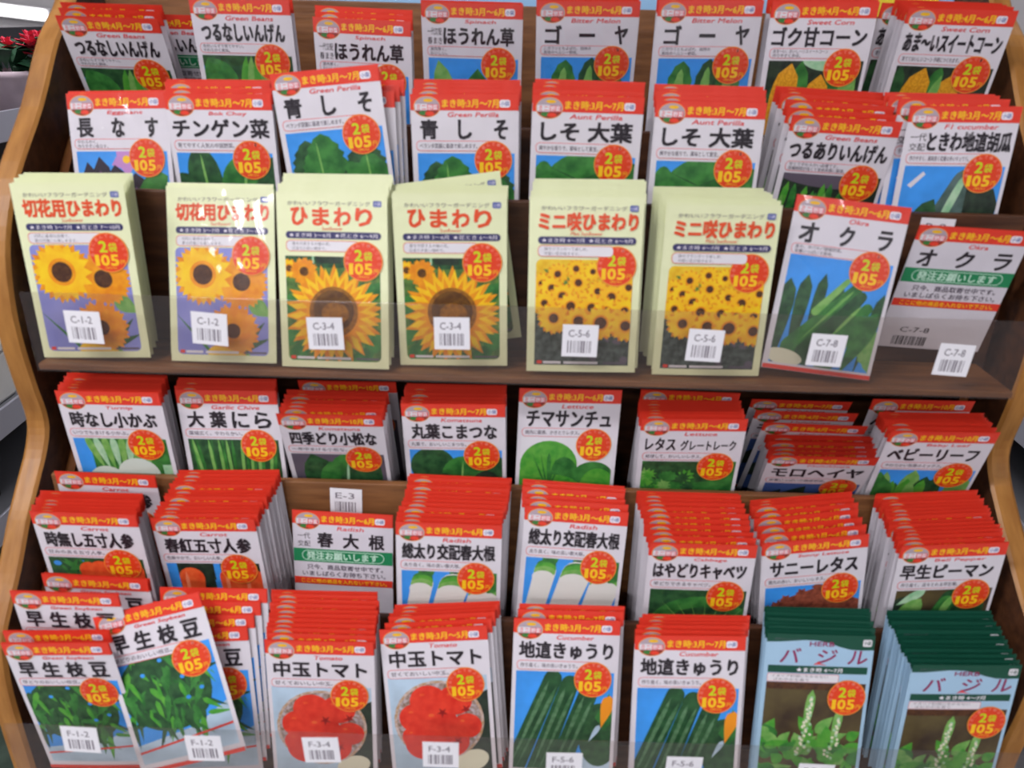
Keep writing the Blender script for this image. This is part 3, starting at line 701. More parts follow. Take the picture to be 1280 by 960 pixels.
LC = [(-.3037, -.208, 'C-1-2'), (-.2146, -.2064, 'C-1-2'), (-.1328, -.2074, 'C-3-4'), (-.0434, -.2045, 'C-3-4'), (.0471, -.2072, 'C-5-6'), (.1355, -.208, 'C-5-6'), (.2217, -.2089, 'C-7-8'), (.3129, -.2134, 'C-7-8')]
for i, (x, z, c) in enumerate(LC): label_card(lipC, x * 1.0131, .5339, z * 1.0131, c, rot=(.02, .07, -.02, -.02, .0, .03, .04, .05)[i], seed=i // 2 + 3)
LF = [(-.3015, -.4793, 'F-1-2'), (-.2133, -.4844, 'F-1-2'), (-.129, -.4826, 'F-3-4'), (-.0433, -.4838, 'F-3-4'), (.0457, -.4907, 'F-5-6'), (.132, -.4912, 'F-5-6'), (.227, -.4946, 'F-7-8'), (.3172, -.4957, 'F-7-8')]
for i, (x, z, c) in enumerate(LF): label_card(lipF, x * .984, .4042, z * .984, c, rot=(.04, -.02, -.04, 0, -.02, 0, .03, .02)[i], seed=i // 2 + 9)
label_card(riserD, -.130, .5413, -.357, 'E-3', rot=.04, seed=20)
label_card(riserB, .3113, .5918, -.1395, 'B-8', rot=.03, seed=22)

# ------------------------------------------------------------------ seed packets
def art_of(fn, *args, **kw):
    a = Art(); fn(a, *args, **kw); a.clip = None; return a
WHITE = ('film_white', 'red', 11.4); CREAM = ('film_cream', 'film_cream', 0); BLUE = ('film_blue', 'pack_green', 4.4); CARD = ('card_white', 'red', 11.4, 102.0)
DES = {
 'bush_bean': (WHITE, lambda: art_of(veg, 'つるなしいんげん', '4月〜7月', 'Green Beans', ['支柱いらずで育てやすい。', 'やわらかく美味。'], pic_bush_bean)),
 'spinach': (WHITE, lambda: art_of(veg, 'ほうれん草', '3月〜6月', 'Spinach', ['葉肉厚く、', 'おいしい。'], pic_spinach, ('一代交配', '春まき'))),
 'bitter_melon': (WHITE, lambda: art_of(veg, 'ゴ ー ヤ', '3月〜6月', 'Bitter Melon', ['ニガウリともよばれ、独特の', '風味のヘルシー野菜。'], pic_goya)),
 'sweet_corn': (WHITE, lambda: art_of(veg, 'ゴク甘コーン', '4月〜6月', 'Sweet Corn', ['あま〜い、おいし〜いスイートコーン', '作りやすく多収。'], pic_corn, tbox=(4, 18, 75, 31.5))),
 'sweet_corn_slim': (WHITE, lambda: art_of(veg, 'あま〜いスイートコーン', '4月〜6月', 'Sweet Corn', ['育てておいしいコーン 手軽につくれます。'], pic_corn_field, tbox=(4, 18, 76, 31))),
 'eggplant': (WHITE, lambda: art_of(veg, '長 な す', '3月〜5月', 'Eggplant', ['やわらかく、', '作りやすい長なす。'], pic_eggplant)),
 'bok_choy': (WHITE, lambda: art_of(veg, 'チンゲン菜', '3月〜7月', 'Bok Choy', ['育てやすく人気の中国野菜。'], pic_bok_choy, tbox=(4, 18, 76, 31))),
 'green_perilla': (WHITE, lambda: art_of(veg, '青 し そ', '3月〜7月', 'Green Perilla', ['ベランダ菜園に最適で楽しめます。'], pic_green_perilla)),
 'broad_perilla': (WHITE, lambda: art_of(veg, 'しそ 大葉', '3月〜7月', 'Aunt Perilla', ['爽やかな香りで、薬味として重宝。'], pic_broad_perilla)),
 'pole_bean': (WHITE, lambda: art_of(veg, 'つるありいんげん', '3月〜7月', 'Green Beans', ['甘くてやわらかい品種です。', '収穫期間が長くて家庭菜園に最適。'], pic_pole_bean, tbox=(4, 18, 76, 31))),
 'ground_cucumber': (WHITE, lambda: art_of(veg, 'ときわ地這胡瓜', '3月〜7月', 'F1 cucumber', ['作りやすく、風味良く収量の多いキュウリ。'], pic_ground_cucumber, ('一代', '交配'), tbox=(16, 18, 77, 31.5))),
 'cut_sunflower': (CREAM, lambda: art_of(flower, '切花用ひまわり', 'Sunflower', ('3〜7月', '7〜10月'), ['切花に最適な品種で、', '夏の花壇にも楽しめます。'], pic_cut_sunflower)),
 'giant_sunflower': (CREAM, lambda: art_of(flower, 'ひまわり', 'Sunflower', ('3〜6月', '6〜9月'), ['夏を代表する大輪の花。', '日当りの良い場所で。'], pic_giant_sunflower)),
 'small_sunflower': (CREAM, lambda: art_of(flower, 'ミニ咲ひまわり', 'Mini Sunflower', ('4〜7月', '6〜9月'), ['鉢やプランターで楽しめ、', '可愛い花が咲きます。'], pic_small_sunflower)),
 'okra': (WHITE, lambda: art_of(veg, 'オ ク ラ', '3月〜6月', 'Okra', ['夏の、ネバネバ健康野菜。', '栄養いっぱいで美味。'], pic_okra)),
 'turnip': (WHITE, lambda: art_of(veg, '時なし小かぶ', '3月〜7月', 'Turnip', ['いつでもまける小かぶ。'], pic_turnip)),
 'garlic_chive': (WHITE, lambda: art_of(veg, '大 葉 に ら', '3月〜6月', 'Garlic Chive', ['葉幅広く、やわらかい。'], pic_chive)),
 'komatsuna': (WHITE, lambda: art_of(veg, '四季どり小松な', '3月〜10月', 'Komatsuna', ['一年中まける小松な。'], pic_komatsuna)),
 'round_komatsuna': (WHITE, lambda: art_of(veg, '丸葉こまつな', '3月〜7月', 'Komatsuna', ['丸葉で、おいしいこまつな。'], pic_round_komatsuna)),
 'butter_lettuce': (WHITE, lambda: art_of(veg, 'チマサンチュ', '3月〜6月', 'Lettuce', ['焼肉に最適、かきとりレタス。'], pic_butter_lettuce)),
 'great_lettuce': (WHITE, lambda: art_of(veg, 'レタス グレートレーク', '3月〜4月', 'Lettuce', ['結球して、おいしいレタス。'], pic_lettuce)),
 'mulukhiya': (WHITE, lambda: art_of(veg, 'モロヘイヤ', '4月〜7月', 'Mulukhiya', ['栄養いっぱいの健康野菜。'], pic_mulukhiya, tbox=(6, 18, 74, 31))),
 'baby_leaf': (WHITE, lambda: art_of(veg, 'ベビーリーフ', '3月〜10月', 'Baby Leaf', ['やわらかい若葉のミックス。'], pic_baby_leaf, tbox=(5, 18, 72, 31))),
 'carrot_dark': (WHITE, lambda: art_of(veg, '時無し五寸人参', '3月〜7月', 'Carrot', ['甘みのある五寸人参。'], pic_carrot_dark)),
 'carrot': (WHITE, lambda: art_of(veg, '春紅五寸人参', '3月〜6月', 'Carrot', ['色鮮やかで、おいしい人参。'], pic_carrot)),
 'radish': (WHITE, lambda: art_of(veg, '総太り交配春大根', '3月〜6月', 'Radish', ['太り良く、味の良い春大根。'], pic_radish, tbox=(5, 18, 75, 31))),
 'cabbage': (WHITE, lambda: art_of(veg, 'はやどりキャベツ', '4月〜6月', 'Cabbage', ['早どりできるキャベツ。'], pic_cabbage, tbox=(5, 18, 74, 31))),
 'red_lettuce': (WHITE, lambda: art_of(veg, 'サニーレタス', '3月〜6月', 'Sunny Lettuce', ['葉先の赤い、おいしいレタス。'], pic_red_lettuce)),
 'bell_pepper': (WHITE, lambda: art_of(veg, '早生ピーマン', '3月〜6月', 'Bell Pepper', ['作り易く、次々とれる早生種。'], pic_pepper, tbox=(4, 18, 73, 31))),
 'edamame': (WHITE, lambda: art_of(veg, '早 生 枝 豆', '3月〜6月', 'Green Soybean', ['早どりのおいしい枝豆。'], pic_edamame)),
 'tomato': (WHITE, lambda: art_of(veg, '中玉トマト', '3月〜5月', 'Tomato', ['甘くておいしい中玉。'], pic_tomato, tbox=(6, 18, 74, 31))),
 'cucumber': (WHITE, lambda: art_of(veg, '地這きゅうり', '3月〜7月', 'Cucumber', ['作り易く、味の良いきゅうり。'], pic_cucumber, tbox=(5, 18, 75, 31))),
 'basil': (BLUE, lambda: art_of(herb)),
}
FILM = {}
def packet_mesh(d):
    if d not in FILM: FILM[d] = art_mesh('pouch', DES[d][1](), DES[d][0])
    return FILM[d]
BADGE = {k: art_mesh('price_badge', badge(*c)) for k, c in (('v', (61, 46.9)), ('f', (62.5, 48)), ('b', (63.4, 49.5)))}
def sleeve_mesh(seed):
    nx, nz, r = 36, 54, random.Random(seed)
    ph = [(r.uniform(.05, .12), r.uniform(.02, .08), r.uniform(0, 6), r.uniform(.2, .5)) for _ in range(5)]
    cr = []                                                        # creases: a point, a direction, height, half width
    for k in range(11):
        an = r.gauss(1.45, .5); cr.append((r.uniform(5, 75), r.uniform(5, 120), math.cos(an), math.sin(an), r.uniform(.5, 1.3), r.uniform(1.3, 2.6), r.uniform(14, 40), r.uniform(-.004, .004)))
    v, f = [], []
    for j in range(nz + 1):
        for i in range(nx + 1):
            x, y = 80 * i / nx, PH * j / nz
            d = .35 * sum(k[3] * math.sin(k[0] * x * (1 if n % 2 else -1) + k[1] * y + k[2]) for n, k in enumerate(ph))
            for cx, cy, ux, uy, hh, w, L, q in cr:
                a_ = (x - cx) * ux + (y - cy) * uy; n_ = -(x - cx) * uy + (y - cy) * ux + q * a_ * a_
                d += hh * math.exp(-(n_ / w) ** 2 - (a_ / L) ** 2)
            e = min(1, x / 7, (80 - x) / 7, y / 7, (PH - y) / 7)
            v.append(((x - 40) / 1000, -(bend(x, y) + THICK / 2 + .85 + e * max(.05, .8 + d)) / 1000, (PH - y) / 1000))
    for j in range(nz):
        for i in range(nx): k = j * (nx + 1) + i; f.append((k, k + nx + 1, k + nx + 2, k + 1))
    me = bpy.data.meshes.new('clear_sleeve'); me.from_pydata(v, [], f); me.materials.append(MATS['clear_film'])
    me.polygons.foreach_set('use_smooth', [True] * len(f)); me.update(); return me
SLEEVES = [sleeve_mesh(s) for s in (11, 23, 37, 41)]
SLEEVED = {'A2', 'A3', 'A4', 'A5', 'A6', 'B1', 'C2', 'C7'}

def place(e, q):
    x, y, z, lean, yaw, roll = q
    e.rotation_mode = 'YXZ'; e.rotation_euler = (-lean, roll, yaw)
    R = e.rotation_euler.to_matrix()
    e.location = Vector((x, y, z + Z)) - R @ Vector((0, 0, PH / 1000))
def seed_packet(d, q, label, group, kind, sleeve=False):
    e = link(bpy.data.objects.new('seed_packet', None)); e.empty_display_size = .02
    place(e, q); tag(e, label, 'seed packet', group)
    mobj('pouch', packet_mesh(d), e)
    mobj('price_badge', BADGE[kind], e)['label'] = 'round red badge with yellow price'
    if sleeve: mobj('clear_sleeve', SLEEVES[RNG.randrange(4)], e)['label'] = 'crinkled clear film sleeve'
    return e

# stack: design, what the packet is called, which stack
WHO = {
 'A1': ('bush_bean', 'red-topped bush bean', 'the forward-tilted stack at the top left'), 'A2': ('bush_bean', 'red-topped bush bean', 'the upright stack beside the spinach'),
 'A3': ('spinach', 'red-topped spinach', 'the lower, left spinach stack'), 'A4': ('spinach', 'red-topped spinach', 'the taller, right spinach stack'),
 'A5': ('bitter_melon', 'red-topped bitter melon', 'the left bitter melon stack'), 'A6': ('bitter_melon', 'red-topped bitter melon', 'the right bitter melon stack'),
 'A7': ('sweet_corn', 'red-topped sweet corn', 'the left of two corn stacks'), 'A8': ('sweet_corn_slim', 'red-topped sweet corn', 'the top right corner stack'),
 'B1': ('eggplant', 'purple eggplant', 'the second row stack at left end'), 'B2': ('bok_choy', 'red-topped bok choy', 'the second row stack beside eggplant'),
 'B3': ('green_perilla', 'red-topped green perilla', 'the left perilla stack'), 'B4': ('green_perilla', 'red-topped jagged green perilla', 'the upright second perilla stack'),
 'B5': ('broad_perilla', 'red-topped broad-leaf perilla', 'the left broad-leaf perilla stack'), 'B6': ('broad_perilla', 'red-topped broad-leaf perilla', 'the right broad-leaf perilla stack'),
 'B7': ('pole_bean', 'red-topped pole bean', 'the stack beside the grey-green cucumber packets'), 'B8': ('ground_cucumber', 'red-topped grey-green cucumber', 'the second row stack at right end'),
 'C1': ('cut_sunflower', 'cream cut-sunflower', 'the thick third row left stack'), 'C2': ('cut_sunflower', 'cream cut-sunflower', 'the thin shiny second stack'),
 'C3': ('giant_sunflower', 'cream single-sunflower', 'the left single-sunflower stack'), 'C4': ('giant_sunflower', 'cream single-sunflower', 'the right single-sunflower stack'),
 'C5': ('small_sunflower', 'cream many-sunflower', 'the left many-sunflower stack'), 'C6': ('small_sunflower', 'cream many-sunflower', 'the right many-sunflower stack'),
 'C7': ('okra', 'red-topped okra', ''), 'D1': ('turnip', 'red-topped white turnip', 'the fourth row stack at left end'),
 'D2': ('garlic_chive', 'red-topped garlic chive', 'the stack beside the turnips'), 'D3': ('komatsuna', 'red-topped dark-leaf komatsuna', 'the stack beside garlic chives'),
 'D4': ('round_komatsuna', 'round-leaf komatsuna', 'the stack left of the butter lettuce'), 'D5': ('butter_lettuce', 'red-topped butter lettuce', ''),
 'D6': ('great_lettuce', 'red-topped head lettuce', 'the fourth row lettuce stack'), 'D7': ('mulukhiya', 'red-topped mulukhiya', 'the slumped forward-leaning stack'),
 'D8': ('baby_leaf', 'baby leaf', 'the fourth row stack at right end'), 'E1': ('carrot_dark', 'dark-pictured carrot', 'the fifth row stack at left end'),
 'E2': ('carrot', 'orange carrot', 'the deep stack beside the order card'), 'E4': ('radish', 'red-topped white radish', 'the left, deeper radish stack'),
 'E5': ('radish', 'red-topped white radish', 'the right radish stack'), 'E6': ('cabbage', 'red-topped green cabbage', 'the fifth row cabbage stack'),
 'E7': ('red_lettuce', 'red-topped red-leaf lettuce', 'the fifth row tilted-front stack'), 'E8': ('bell_pepper', 'red-topped green pepper', 'the deep fifth row right stack'),
 'F1': ('edamame', 'red-topped green soybean', 'the bottom left corner stack'), 'F2': ('edamame', 'red-topped green soybean', 'the second soybean stack'),
 'F3': ('tomato', 'red-topped tomato', 'the left, deeper tomato stack'), 'F4': ('tomato', 'red-topped tomato', 'the right tomato stack'),
 'F5': ('cucumber', 'red-topped green cucumber', 'the left cucumber stack'), 'F6': ('cucumber', 'red-topped green cucumber', 'the right cucumber stack'),
 'F7': ('basil', 'light blue basil', 'the left basil stack'), 'F8': ('basil', 'light blue basil', 'the bottom right corner basil stack'),
}
ONLY = {'C7': 'single crinkled okra seed packet between many-sunflower packets and an order card', 'D5': 'single shaded butter lettuce seed packet, white picture background, fourth row',
        'B3': 'tilted green perilla seed packet standing raised before the left perilla stack', 'F2': 'strongly tilted green soybean seed packet leaning in front of the second soybean stack'}
EXTRA = {
 'A8': ['red-topped sweet corn seed packet peeking out at the left behind corner stack'],
 'B3': ['green perilla seed packet directly behind the tilted raised one, left perilla stack', 'green perilla seed packet second behind the tilted raised one, left perilla stack', 'rearmost green perilla seed packet, farthest behind the tilted raised one'],
 'C4': ['cream single-sunflower seed packet tilted and sticking up behind the right single-sunflower stack'],
 'D3': ['dark-leaf komatsuna seed packet standing apart at the back under the shelf'],
 'D6': ['shaded head lettuce seed packet standing apart behind its stack, under the shelf'],
 'D7': ['mulukhiya seed packet standing apart behind slumped stack, farthest of three', 'mulukhiya seed packet standing apart behind slumped stack, middle of three', 'mulukhiya seed packet standing apart behind slumped stack, nearest of three'],
 'D8': ['baby leaf seed packet standing apart at the back, behind its stack'],
 'E1': ['dark-pictured carrot seed packet standing higher and apart behind its stack'],
 'F1': ['green soybean seed packet raised behind the bottom left corner stack, title half showing', 'red-topped soybean seed packet mostly hidden behind the raised one, bottom left', 'rearmost soybean seed packet showing only its red top, bottom left'],
 'F2': ['green soybean seed packet right behind the strongly tilted one, nearest of four', 'green soybean seed packet second behind the strongly tilted one', 'green soybean seed packet third behind the strongly tilted one', 'green soybean seed packet farthest behind the strongly tilted one'],
}
ORD = ['frontmost', 'second from front', 'third from front', 'fourth from front', 'fifth from front', 'sixth from front', 'seventh from front', 'eighth from front', 'ninth from front', 'tenth from front', 'eleventh from front', 'twelfth from front', 'thirteenth from front', 'fourteenth from front', 'fifteenth from front']
POSE = {
    'A1': ((-0.3231, 0.6792, -0.0091, -0.426, 0.0006, 0.0031), (0.001, 0.011, 0.009), 3, [('card', (-0.2871, 0.7052, -0.0063, -0.426, 0.0006, 0.0004))]),
    'A2': ((-0.2239, 0.6956, 0.0068, -0.1033, -0.0065, -0.0082), (0.0, 0.009, 0.002), 3, []),
    'A3': ((-0.1291, 0.7026, -0.0054, -0.1008, -0.064, 0.0177), (0.0, 0.0096, 0.007), 3, []),
    'A4': ((-0.0399, 0.6938, 0.0088, -0.2168, -0.0002, -0.0014), (0.0, 0.0045, 0.001), 2, []),
    'A5': ((0.0507, 0.6856, 0.0123, -0.25, -0.0033, -0.0194), (0.0, 0.0135, 0.003), 4, []),
    'A6': ((0.1431, 0.6772, 0.0151, -0.1614, -0.022, -0.0236), (0.0, 0.009, 0.002), 3, []),
    'A7': ((0.2288, 0.6729, 0.0163, -0.1122, -0.0346, -0.0227), (0.0, 0.0135, 0.003), 4, []),
    'A8': ((0.3287, 0.6635, 0.0139, -0.2338, -0.0683, 0.0056), (-0.0024, 0.0192, 0.0047), 5, [('p', (0.3177, 0.6875, 0.0162, -0.2338, -0.0683, 0.025))]),
    'B1': ((-0.3024, 0.6302, -0.0602, 0.2069, -0.1128, -0.0484), (0.0, 0.0045, 0.001), 2, []),
    'B2': ((-0.2221, 0.6182, -0.0573, 0.0555, -0.0359, -0.023), (-0.003, 0.0144, 0.0084), 4, []),
    'B3': ((-0.1428, 0.6179, -0.0384, 0.0648, -0.0249, -0.1156), (0.0167, 0.0144, -0.0075), 1, [('p', (-0.1327, 0.6239, -0.0537, 0.0648, -0.0249, -0.0315)), ('p', (-0.1295, 0.6289, -0.0499, 0.0648, -0.0249, -0.0269)), ('p', (-0.1264, 0.6339, -0.0461, 0.0648, -0.0249, -0.0223))]),
    'B4': ((-0.0412, 0.6212, -0.0529, 0.0242, 0.0091, -0.0239), (0.0014, 0.0192, 0.0086), 5, []),
    'B5': ((0.0488, 0.6054, -0.0504, -0.0273, -0.0064, 0.0003), (0.001, 0.0144, 0.0081), 5, []),
    'B6': ((0.1379, 0.6112, -0.0522, 0.0434, -0.0165, -0.0053), (0.0008, 0.0144, 0.0094), 5, []),
    'B7': ((0.2363, 0.6068, -0.0604, -0.1586, -0.0211, 0.0336), (-0.0078, 0.024, 0.0171), 6, []),
    'B8': ((0.3202, 0.6088, -0.0498, 0.0423, -0.0136, -0.0195), (-0.0144, 0.0144, 0.0064), 4, []),
    'C1': ((-0.3126, 0.557, -0.1132, 0.0984, -0.0118, -0.0346), (-0.0075, 0.032, 0.0011), 8, []),
    'C2': ((-0.2157, 0.5835, -0.1193, 0.3151, -0.0688, -0.0311), (-0.0022, 0.0072, 0.0009), 3, []),
    'C3': ((-0.1318, 0.5691, -0.1166, 0.2304, -0.0576, -0.0225), (0.0014, 0.0199, 0.0087), 7, []),
    'C4': ((-0.0474, 0.5576, -0.1128, 0.0635, -0.0135, -0.0277), (0.0006, 0.0251, 0.0), 4, [('p', (-0.0528, 0.5866, -0.1075, 0.0635, -0.0135, -0.1568))]),
    'C5': ((0.0484, 0.5596, -0.1125, 0.1425, -0.0004, -0.0154), (0.004, 0.0295, 0.0057), 8, []),
    'C6': ((0.1428, 0.5535, -0.1137, 0.0484, 0.0178, -0.0075), (-0.0041, 0.0355, 0.0034), 9, []),
    'C7': ((0.2358, 0.5651, -0.1112, 0.154, -0.0589, 0.0785), (0.0, 0.0, 0.0), 1, []),
    'D1': ((-0.307, 0.545, -0.2666, -0.069, -0.0053, -0.0134), (-0.007, 0.0331, 0.0), 9, []),
    'D2': ((-0.2214, 0.5571, -0.2684, 0.0481, -0.0433, -0.0376), (-0.0059, 0.0205, -0.0), 6, []),
    'D3': ((-0.1366, 0.5331, -0.2744, -0.286, -0.0095, -0.0217), (-0.0008, 0.034, 0.0022), 7, [('p', (-0.1338, 0.5871, -0.2715, -0.286, -0.0095, -0.0193))]),
    'D4': ((-0.0446, 0.5467, -0.2693, -0.0925, -0.0144, -0.03), (0.0005, 0.033, 0.0), 8, []),
    'D5': ((0.0458, 0.5614, -0.2609, 0.0584, 0.0546, 0.0151), (0.0, 0.0, 0.0), 1, []),
    'D6': ((0.1384, 0.5383, -0.2716, -0.1954, -0.0148, -0.0368), (0.001, 0.0301, 0.0), 7, [('p', (0.144, 0.5843, -0.2702, -0.1954, -0.0148, 0.0077))]),
    'D7': ((0.2362, 0.5263, -0.2938, -0.526, -0.0516, -0.0626), (0.0069, 0.0315, 0.0), 7, [('p', (0.2368, 0.5901, -0.2784, -0.526, -0.0516, -0.0329)), ('p', (0.2358, 0.5731, -0.2802, -0.526, -0.0516, -0.0331)), ('p', (0.2386, 0.5581, -0.2833, -0.526, -0.0516, -0.0216))]),
    'D8': ((0.323, 0.5291, -0.2714, -0.3016, -0.0196, -0.0316), (0.0034, 0.0294, 0.0), 9, [('p', (0.3276, 0.5761, -0.2682, -0.3016, -0.0196, -0.0213))]),
    'E1': ((-0.3137, 0.4924, -0.3407, -0.0448, -0.0238, -0.0114), (-0.0061, 0.0254, 0.0), 8, [('p', (-0.3164, 0.5354, -0.3332, -0.0448, -0.0238, 0.0043))]),
    'E2': ((-0.2305, 0.5027, -0.3501, -0.0333, -0.0181, -0.0419), (0.012, 0.0343, 0.0218), 13, []),
    'E3': ((-0.1302, 0.5274, -0.3576, 0.1316, -0.0294, 0.0114), (0.0, 0.0, 0.0), 1, []),
    'E4': ((-0.0441, 0.4995, -0.3454, 0.0822, -0.0106, 0.0035), (0.0053, 0.0375, 0.0177), 12, []),
    'E5': ((0.0529, 0.5187, -0.3422, 0.2022, 0.0183, 0.0521), (-0.0022, 0.0183, 0.0125), 6, []),
    'E6': ((0.1454, 0.491, -0.3512, 0.0088, -0.0213, -0.0169), (-0.0038, 0.046, 0.0153), 11, []),
    'E7': ((0.2294, 0.496, -0.3471, 0.0093, 0.0368, -0.1159), (-0.0009, 0.041, 0.0111), 8, []),
    'E8': ((0.3293, 0.4896, -0.3436, -0.0177, 0.0363, -0.0544), (-0.0035, 0.0474, 0.0146), 15, []),
    'F1': ((-0.3203, 0.437, -0.4135, -0.0062, -0.0314, -0.0747), (-0.0029, 0.0085, 0.0034), 2, [('p', (-0.3167, 0.455, -0.3834, -0.0062, -0.0314, -0.0246)), ('p', (-0.3044, 0.4745, -0.3843, -0.0062, -0.0314, 0.0042)), ('p', (-0.305, 0.4785, -0.3869, -0.0062, -0.0314, 0.012))]),
    'F2': ((-0.2611, 0.4581, -0.3953, 0.32, 0.0255, -0.2584), (0.0, 0.0, 0.0), 1, [('p', (-0.2322, 0.4641, -0.4215, 0.2078, 0.0255, -0.0508)), ('p', (-0.2277, 0.4686, -0.4126, 0.2078, 0.0255, -0.0332)), ('p', (-0.2233, 0.4731, -0.4036, 0.2078, 0.0255, -0.0156)), ('p', (-0.2188, 0.4776, -0.3946, 0.2078, 0.0255, 0.002))]),
    'F3': ((-0.1351, 0.4501, -0.4172, 0.1185, 0.0081, 0.0016), (-0.0008, 0.0309, 0.0203), 11, []),
    'F4': ((-0.0529, 0.4597, -0.4102, 0.2193, -0.0084, -0.0864), (0.0092, 0.0213, 0.0045), 6, []),
    'F5': ((0.0467, 0.4707, -0.4085, 0.2903, 0.0067, 0.006), (0.0037, 0.0103, 0.0047), 3, []),
    'F6': ((0.1339, 0.4491, -0.4011, 0.2386, -0.001, -0.0216), (0.0068, 0.0207, -0.0), 6, []),
    'F7': ((0.2311, 0.4572, -0.4035, 0.2511, 0.0154, 0.0125), (0.0041, 0.0238, 0.0038), 9, []),
    'F8': ((0.331, 0.4398, -0.4117, 0.1202, 0.0316, -0.0), (-0.0042, 0.0412, 0.012), 13, []),
}
for key, (q, dv, n, extra) in POSE.items():
    if key == 'E3': continue
    d, look, where = WHO[key]
    kind = 'f' if 'sunflower' in d else ('b' if d == 'basil' else 'v')
    grp = look.replace('red-topped ', '') + ' seed packets in ' + (where or 'the third row')
    for i in range(n):
        pw = min(1.35, max(1.0, math.log(max(.0027, dv[1]) / .0026) / math.log(n - 1))) if n > 2 else 1
        t = 1 - (1 - i / (n - 1)) ** pw if n > 1 else 0            # the front ones stand further apart
        jx, jz, jr = (RNG.uniform(-.0012, .0012), RNG.uniform(-.0004, .0014), RNG.uniform(-.010, .010)) if i else (0, 0, 0)
        qq = (q[0] + dv[0] * t + jx, q[1] + dv[1] * t, q[2] + dv[2] * t + jz, q[3], q[4], q[5] + jr)
        lab = ONLY[key] if key in ONLY else '%s seed packet, %s in %s' % (look, 'rearmost' if (i == n - 1 and n > 2) else ORD[i], where)
        seed_packet(d, qq, lab, None if (n == 1 and not extra) else grp, kind, sleeve=(i == 0 and key in SLEEVED))
    for j, (k, qe) in enumerate(extra):
        if k == 'p': seed_packet(d, qe, EXTRA[key][j], grp, kind)
# reorder cards: one sheet of stiff card each
def card(title, sow, eng, code, q, label, prefix=None):
    me = art_mesh('order_card', art_of(order_card, title, sow, eng, code, prefix), CARD)
    o = mobj('order_card', me); place(o, q); tag(o, label, 'order card', 'reorder cards standing in empty pockets')
card('オ ク ラ', '3月〜6月', 'Okra', 'C-7-8', (0.3235, 0.5605, -0.1265, -0.2, -0.03, 0.03), 'white okra reorder card with green bar, tilted at right end of third row')
card('春 大 根', '3月〜6月', 'Radish', 'E-3', POSE['E3'][0], 'white radish reorder card with green bar between carrot and radish stacks', ('一代', '交配'))
card('つるなしいんげん', '4月〜7月', 'Green Beans', 'A-1', POSE['A1'][3][0][1], 'bush bean reorder card half hidden between the two bush bean stacks')

# ------------------------------------------------------------------ shelves and goods beside the rack
def store_shelf(x0, x1, front, label):
    """A long shelf running away from the viewer; front = the x of its price rails."""
    e = link(bpy.data.objects.new('store_shelf', None)); e.location = ((x0 + x1) / 2, 1.3, 0); tag(e, label, 'shelf')
    ox, oy = (x0 + x1) / 2, 1.3
    back = x0 if front == x1 else x1
    m = MB(); m.box(min(back, back + (.02 if back < front else -.02)) - ox, .55 - oy, 0, max(back, back + (.02 if back < front else -.02)) - ox, 2.3 - oy, 1.40, 'shelf_dark'); m.build('back_panel', e)
    for z in (.25, .85, .975, 1.315):
        m = MB(); m.box(x0 + .021 - ox, .55 - oy, z - .02, x1 - .021 - ox, 2.3 - oy, z, 'shelf_grey', .002); bd = m.build('shelf_board', e)
        m = MB(); a, c = sorted((front, front + (.003 if front > back else -.003))); s = .02 if front > back else -.02
        a, c = sorted((front - s, front - s * .8)); m.box(a - ox, .55 - oy, z - .024, c - ox, 2.3 - oy, z + .012, 'rail_silver', .001); m.build('price_rail', bd)
    m = MB()
    for y in (.55, 2.26): m.box(x0 + .021 - ox, y - oy, 0, x1 - .021 - ox, y + .015 - oy, .24, 'shelf_dark')
    m.build('plinth', e)
store_shelf(-1.08, -.62, -.62, 'grey store shelf with silver price rails left of the rack')
store_shelf(.66, 1.12, .66, 'grey store shelf with silver price rails right of the rack')

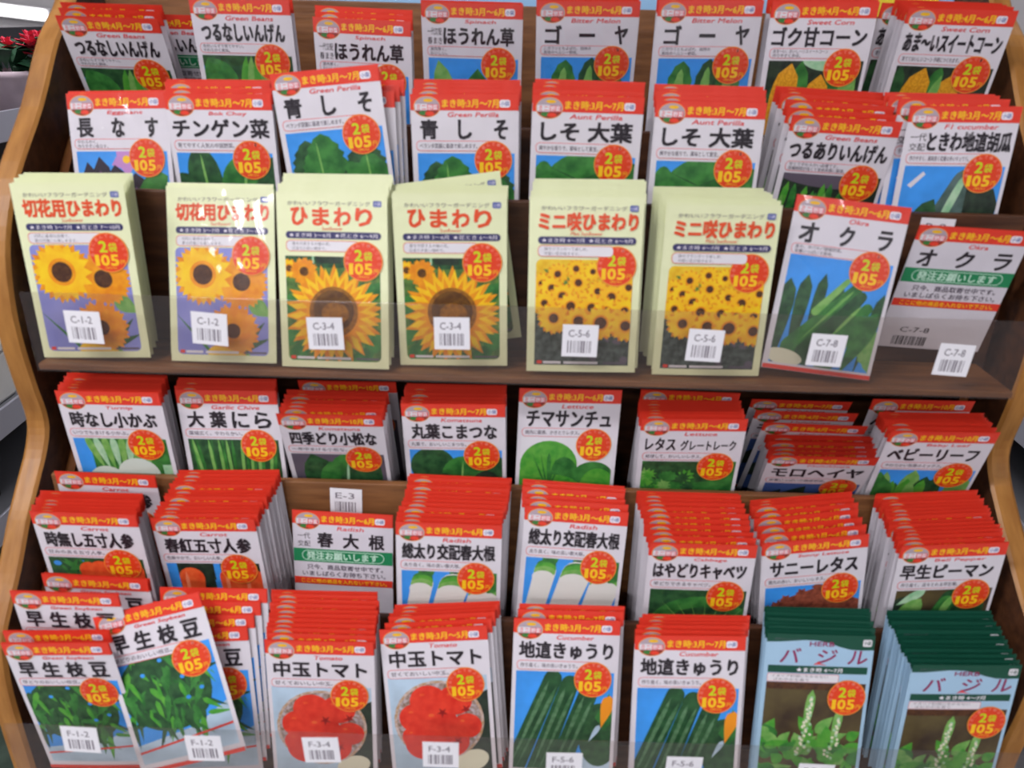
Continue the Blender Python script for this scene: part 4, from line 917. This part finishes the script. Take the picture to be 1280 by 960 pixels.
def flower_pot(x, y, z, seed, label):
    r = random.Random(seed)
    e = link(bpy.data.objects.new('potted_flower', None)); e.location = (x, y, z); e.scale = (.86, .86, .78); tag(e, label, 'potted flower', 'red potted flowers on the left shelf')
    m = MB(); m.lathe(0, 0, [(.0, 0), (.028, 0), (.032, .005), (.040, .055), (.043, .057), (.043, .066), (.039, .066), (.037, .058), (0, .056)], 'pot_white'); m.build('pot', e)
    lf = MB()
    for k in range(26):
        a = r.uniform(0, 6.28); tl = r.uniform(.04, .075); h0 = .056 + r.uniform(0, .03); h1 = h0 + r.uniform(.0, .05); w = r.uniform(.010, .018)
        c, s = math.cos(a), math.sin(a); P0 = Vector((.01 * c, .01 * s, h0)); P1 = Vector((tl * c, tl * s, h1)); md = (P0 + P1) / 2 + Vector((0, 0, .012)); sd = Vector((-s, c, 0)) * w
        lf.add([P0, md + sd, P1, md - sd, md + Vector((0, 0, .004))], [(0, 3, 4), (3, 2, 4), (2, 1, 4), (1, 0, 4)], 'foliage', True)
    lf.build('leaves', e)
    for k in range(6):
        a = r.uniform(0, 6.28); R = r.uniform(.012, .055); c = Vector((R * math.cos(a), R * math.sin(a), .085 + r.uniform(0, .025))); m = MB()
        for ring_, (n, rad, up_) in enumerate(((6, .024, .002), (5, .016, .010), (4, .009, .016))):
            for j in range(n):
                b_ = 6.283 * j / n + ring_ * .5; d = Vector((math.cos(b_), math.sin(b_), 0)); p = Vector((-math.sin(b_), math.cos(b_), 0)) * rad * .5
                m.add([c, c + d * rad * .6 + p + Vector((0, 0, up_)), c + d * rad + Vector((0, 0, up_ + .004)), c + d * rad * .6 - p + Vector((0, 0, up_))], [(0, 1, 2, 3)], 'petal_red', True)
        m.build('blossom', e)
names = ['nearest', 'second nearest', 'third nearest', 'farthest']
for i, (x, y) in enumerate(((-.69, .86), (-.69, 1.0), (-.68, 1.13), (-.70, 1.27))):
    flower_pot(x, y, 1.3155, 30 + i, 'red artificial flower in a pale pot on the left shelf, %s one' % names[i])
def carton(x, y, z, w, d, h, mt, label, name='carton', cat='box'):
    e = link(bpy.data.objects.new(name, None)); e.location = (x, y, z); tag(e, label, cat)
    m = MB(); m.box(-w / 2, -d / 2, 0, w / 2, d / 2, h * .8, mt, .004); m.build('body', e)
    m = MB(); m.box(-w / 2 - .002, -d / 2 - .002, h * .8 + .0003, w / 2 + .002, d / 2 + .002, h, mt, .004); m.build('lid', e)
carton(-.74, .875, .9755, .16, .17, .078, 'carton', 'white box on the middle board of the left shelf, beside the rack')
carton(-.74, 1.10, .9755, .16, .2, .075, 'bin_green', 'grey-green box behind the white one on the left shelf')
carton(-.75, .80, .8505, .15, .2, .085, 'shelf_dark', 'dark low box under the white box on the left shelf')
carton(-.78, .75, .2505, .2, .26, .2, 'bin_green', 'grey-green box on the lowest board of the left shelf')
carton(.78, .86, .9755, .16, .2, .08, 'bin_green', 'grey-green box on the middle board of the right shelf')
carton(.78, 1.12, 1.3155, .16, .2, .12, 'carton', 'white box on the upper board of the right shelf')
e = link(bpy.data.objects.new('wall_light', None)); e.location = (-2.75, 3.98, 1.45); e.rotation_euler = (0, .09, 0)
tag(e, 'lit white fluorescent strip on the far wall, beyond the red flowers', 'light')
m = MB(); m.box(-.62, -.03, -.03, .62, .0, .03, 'lamp_body', .005); m.build('housing', e)
m = MB(); m.box(-.6, -.045, -.02, .6, -.031, .02, 'tube_glow', .004); m.build('tube', e)
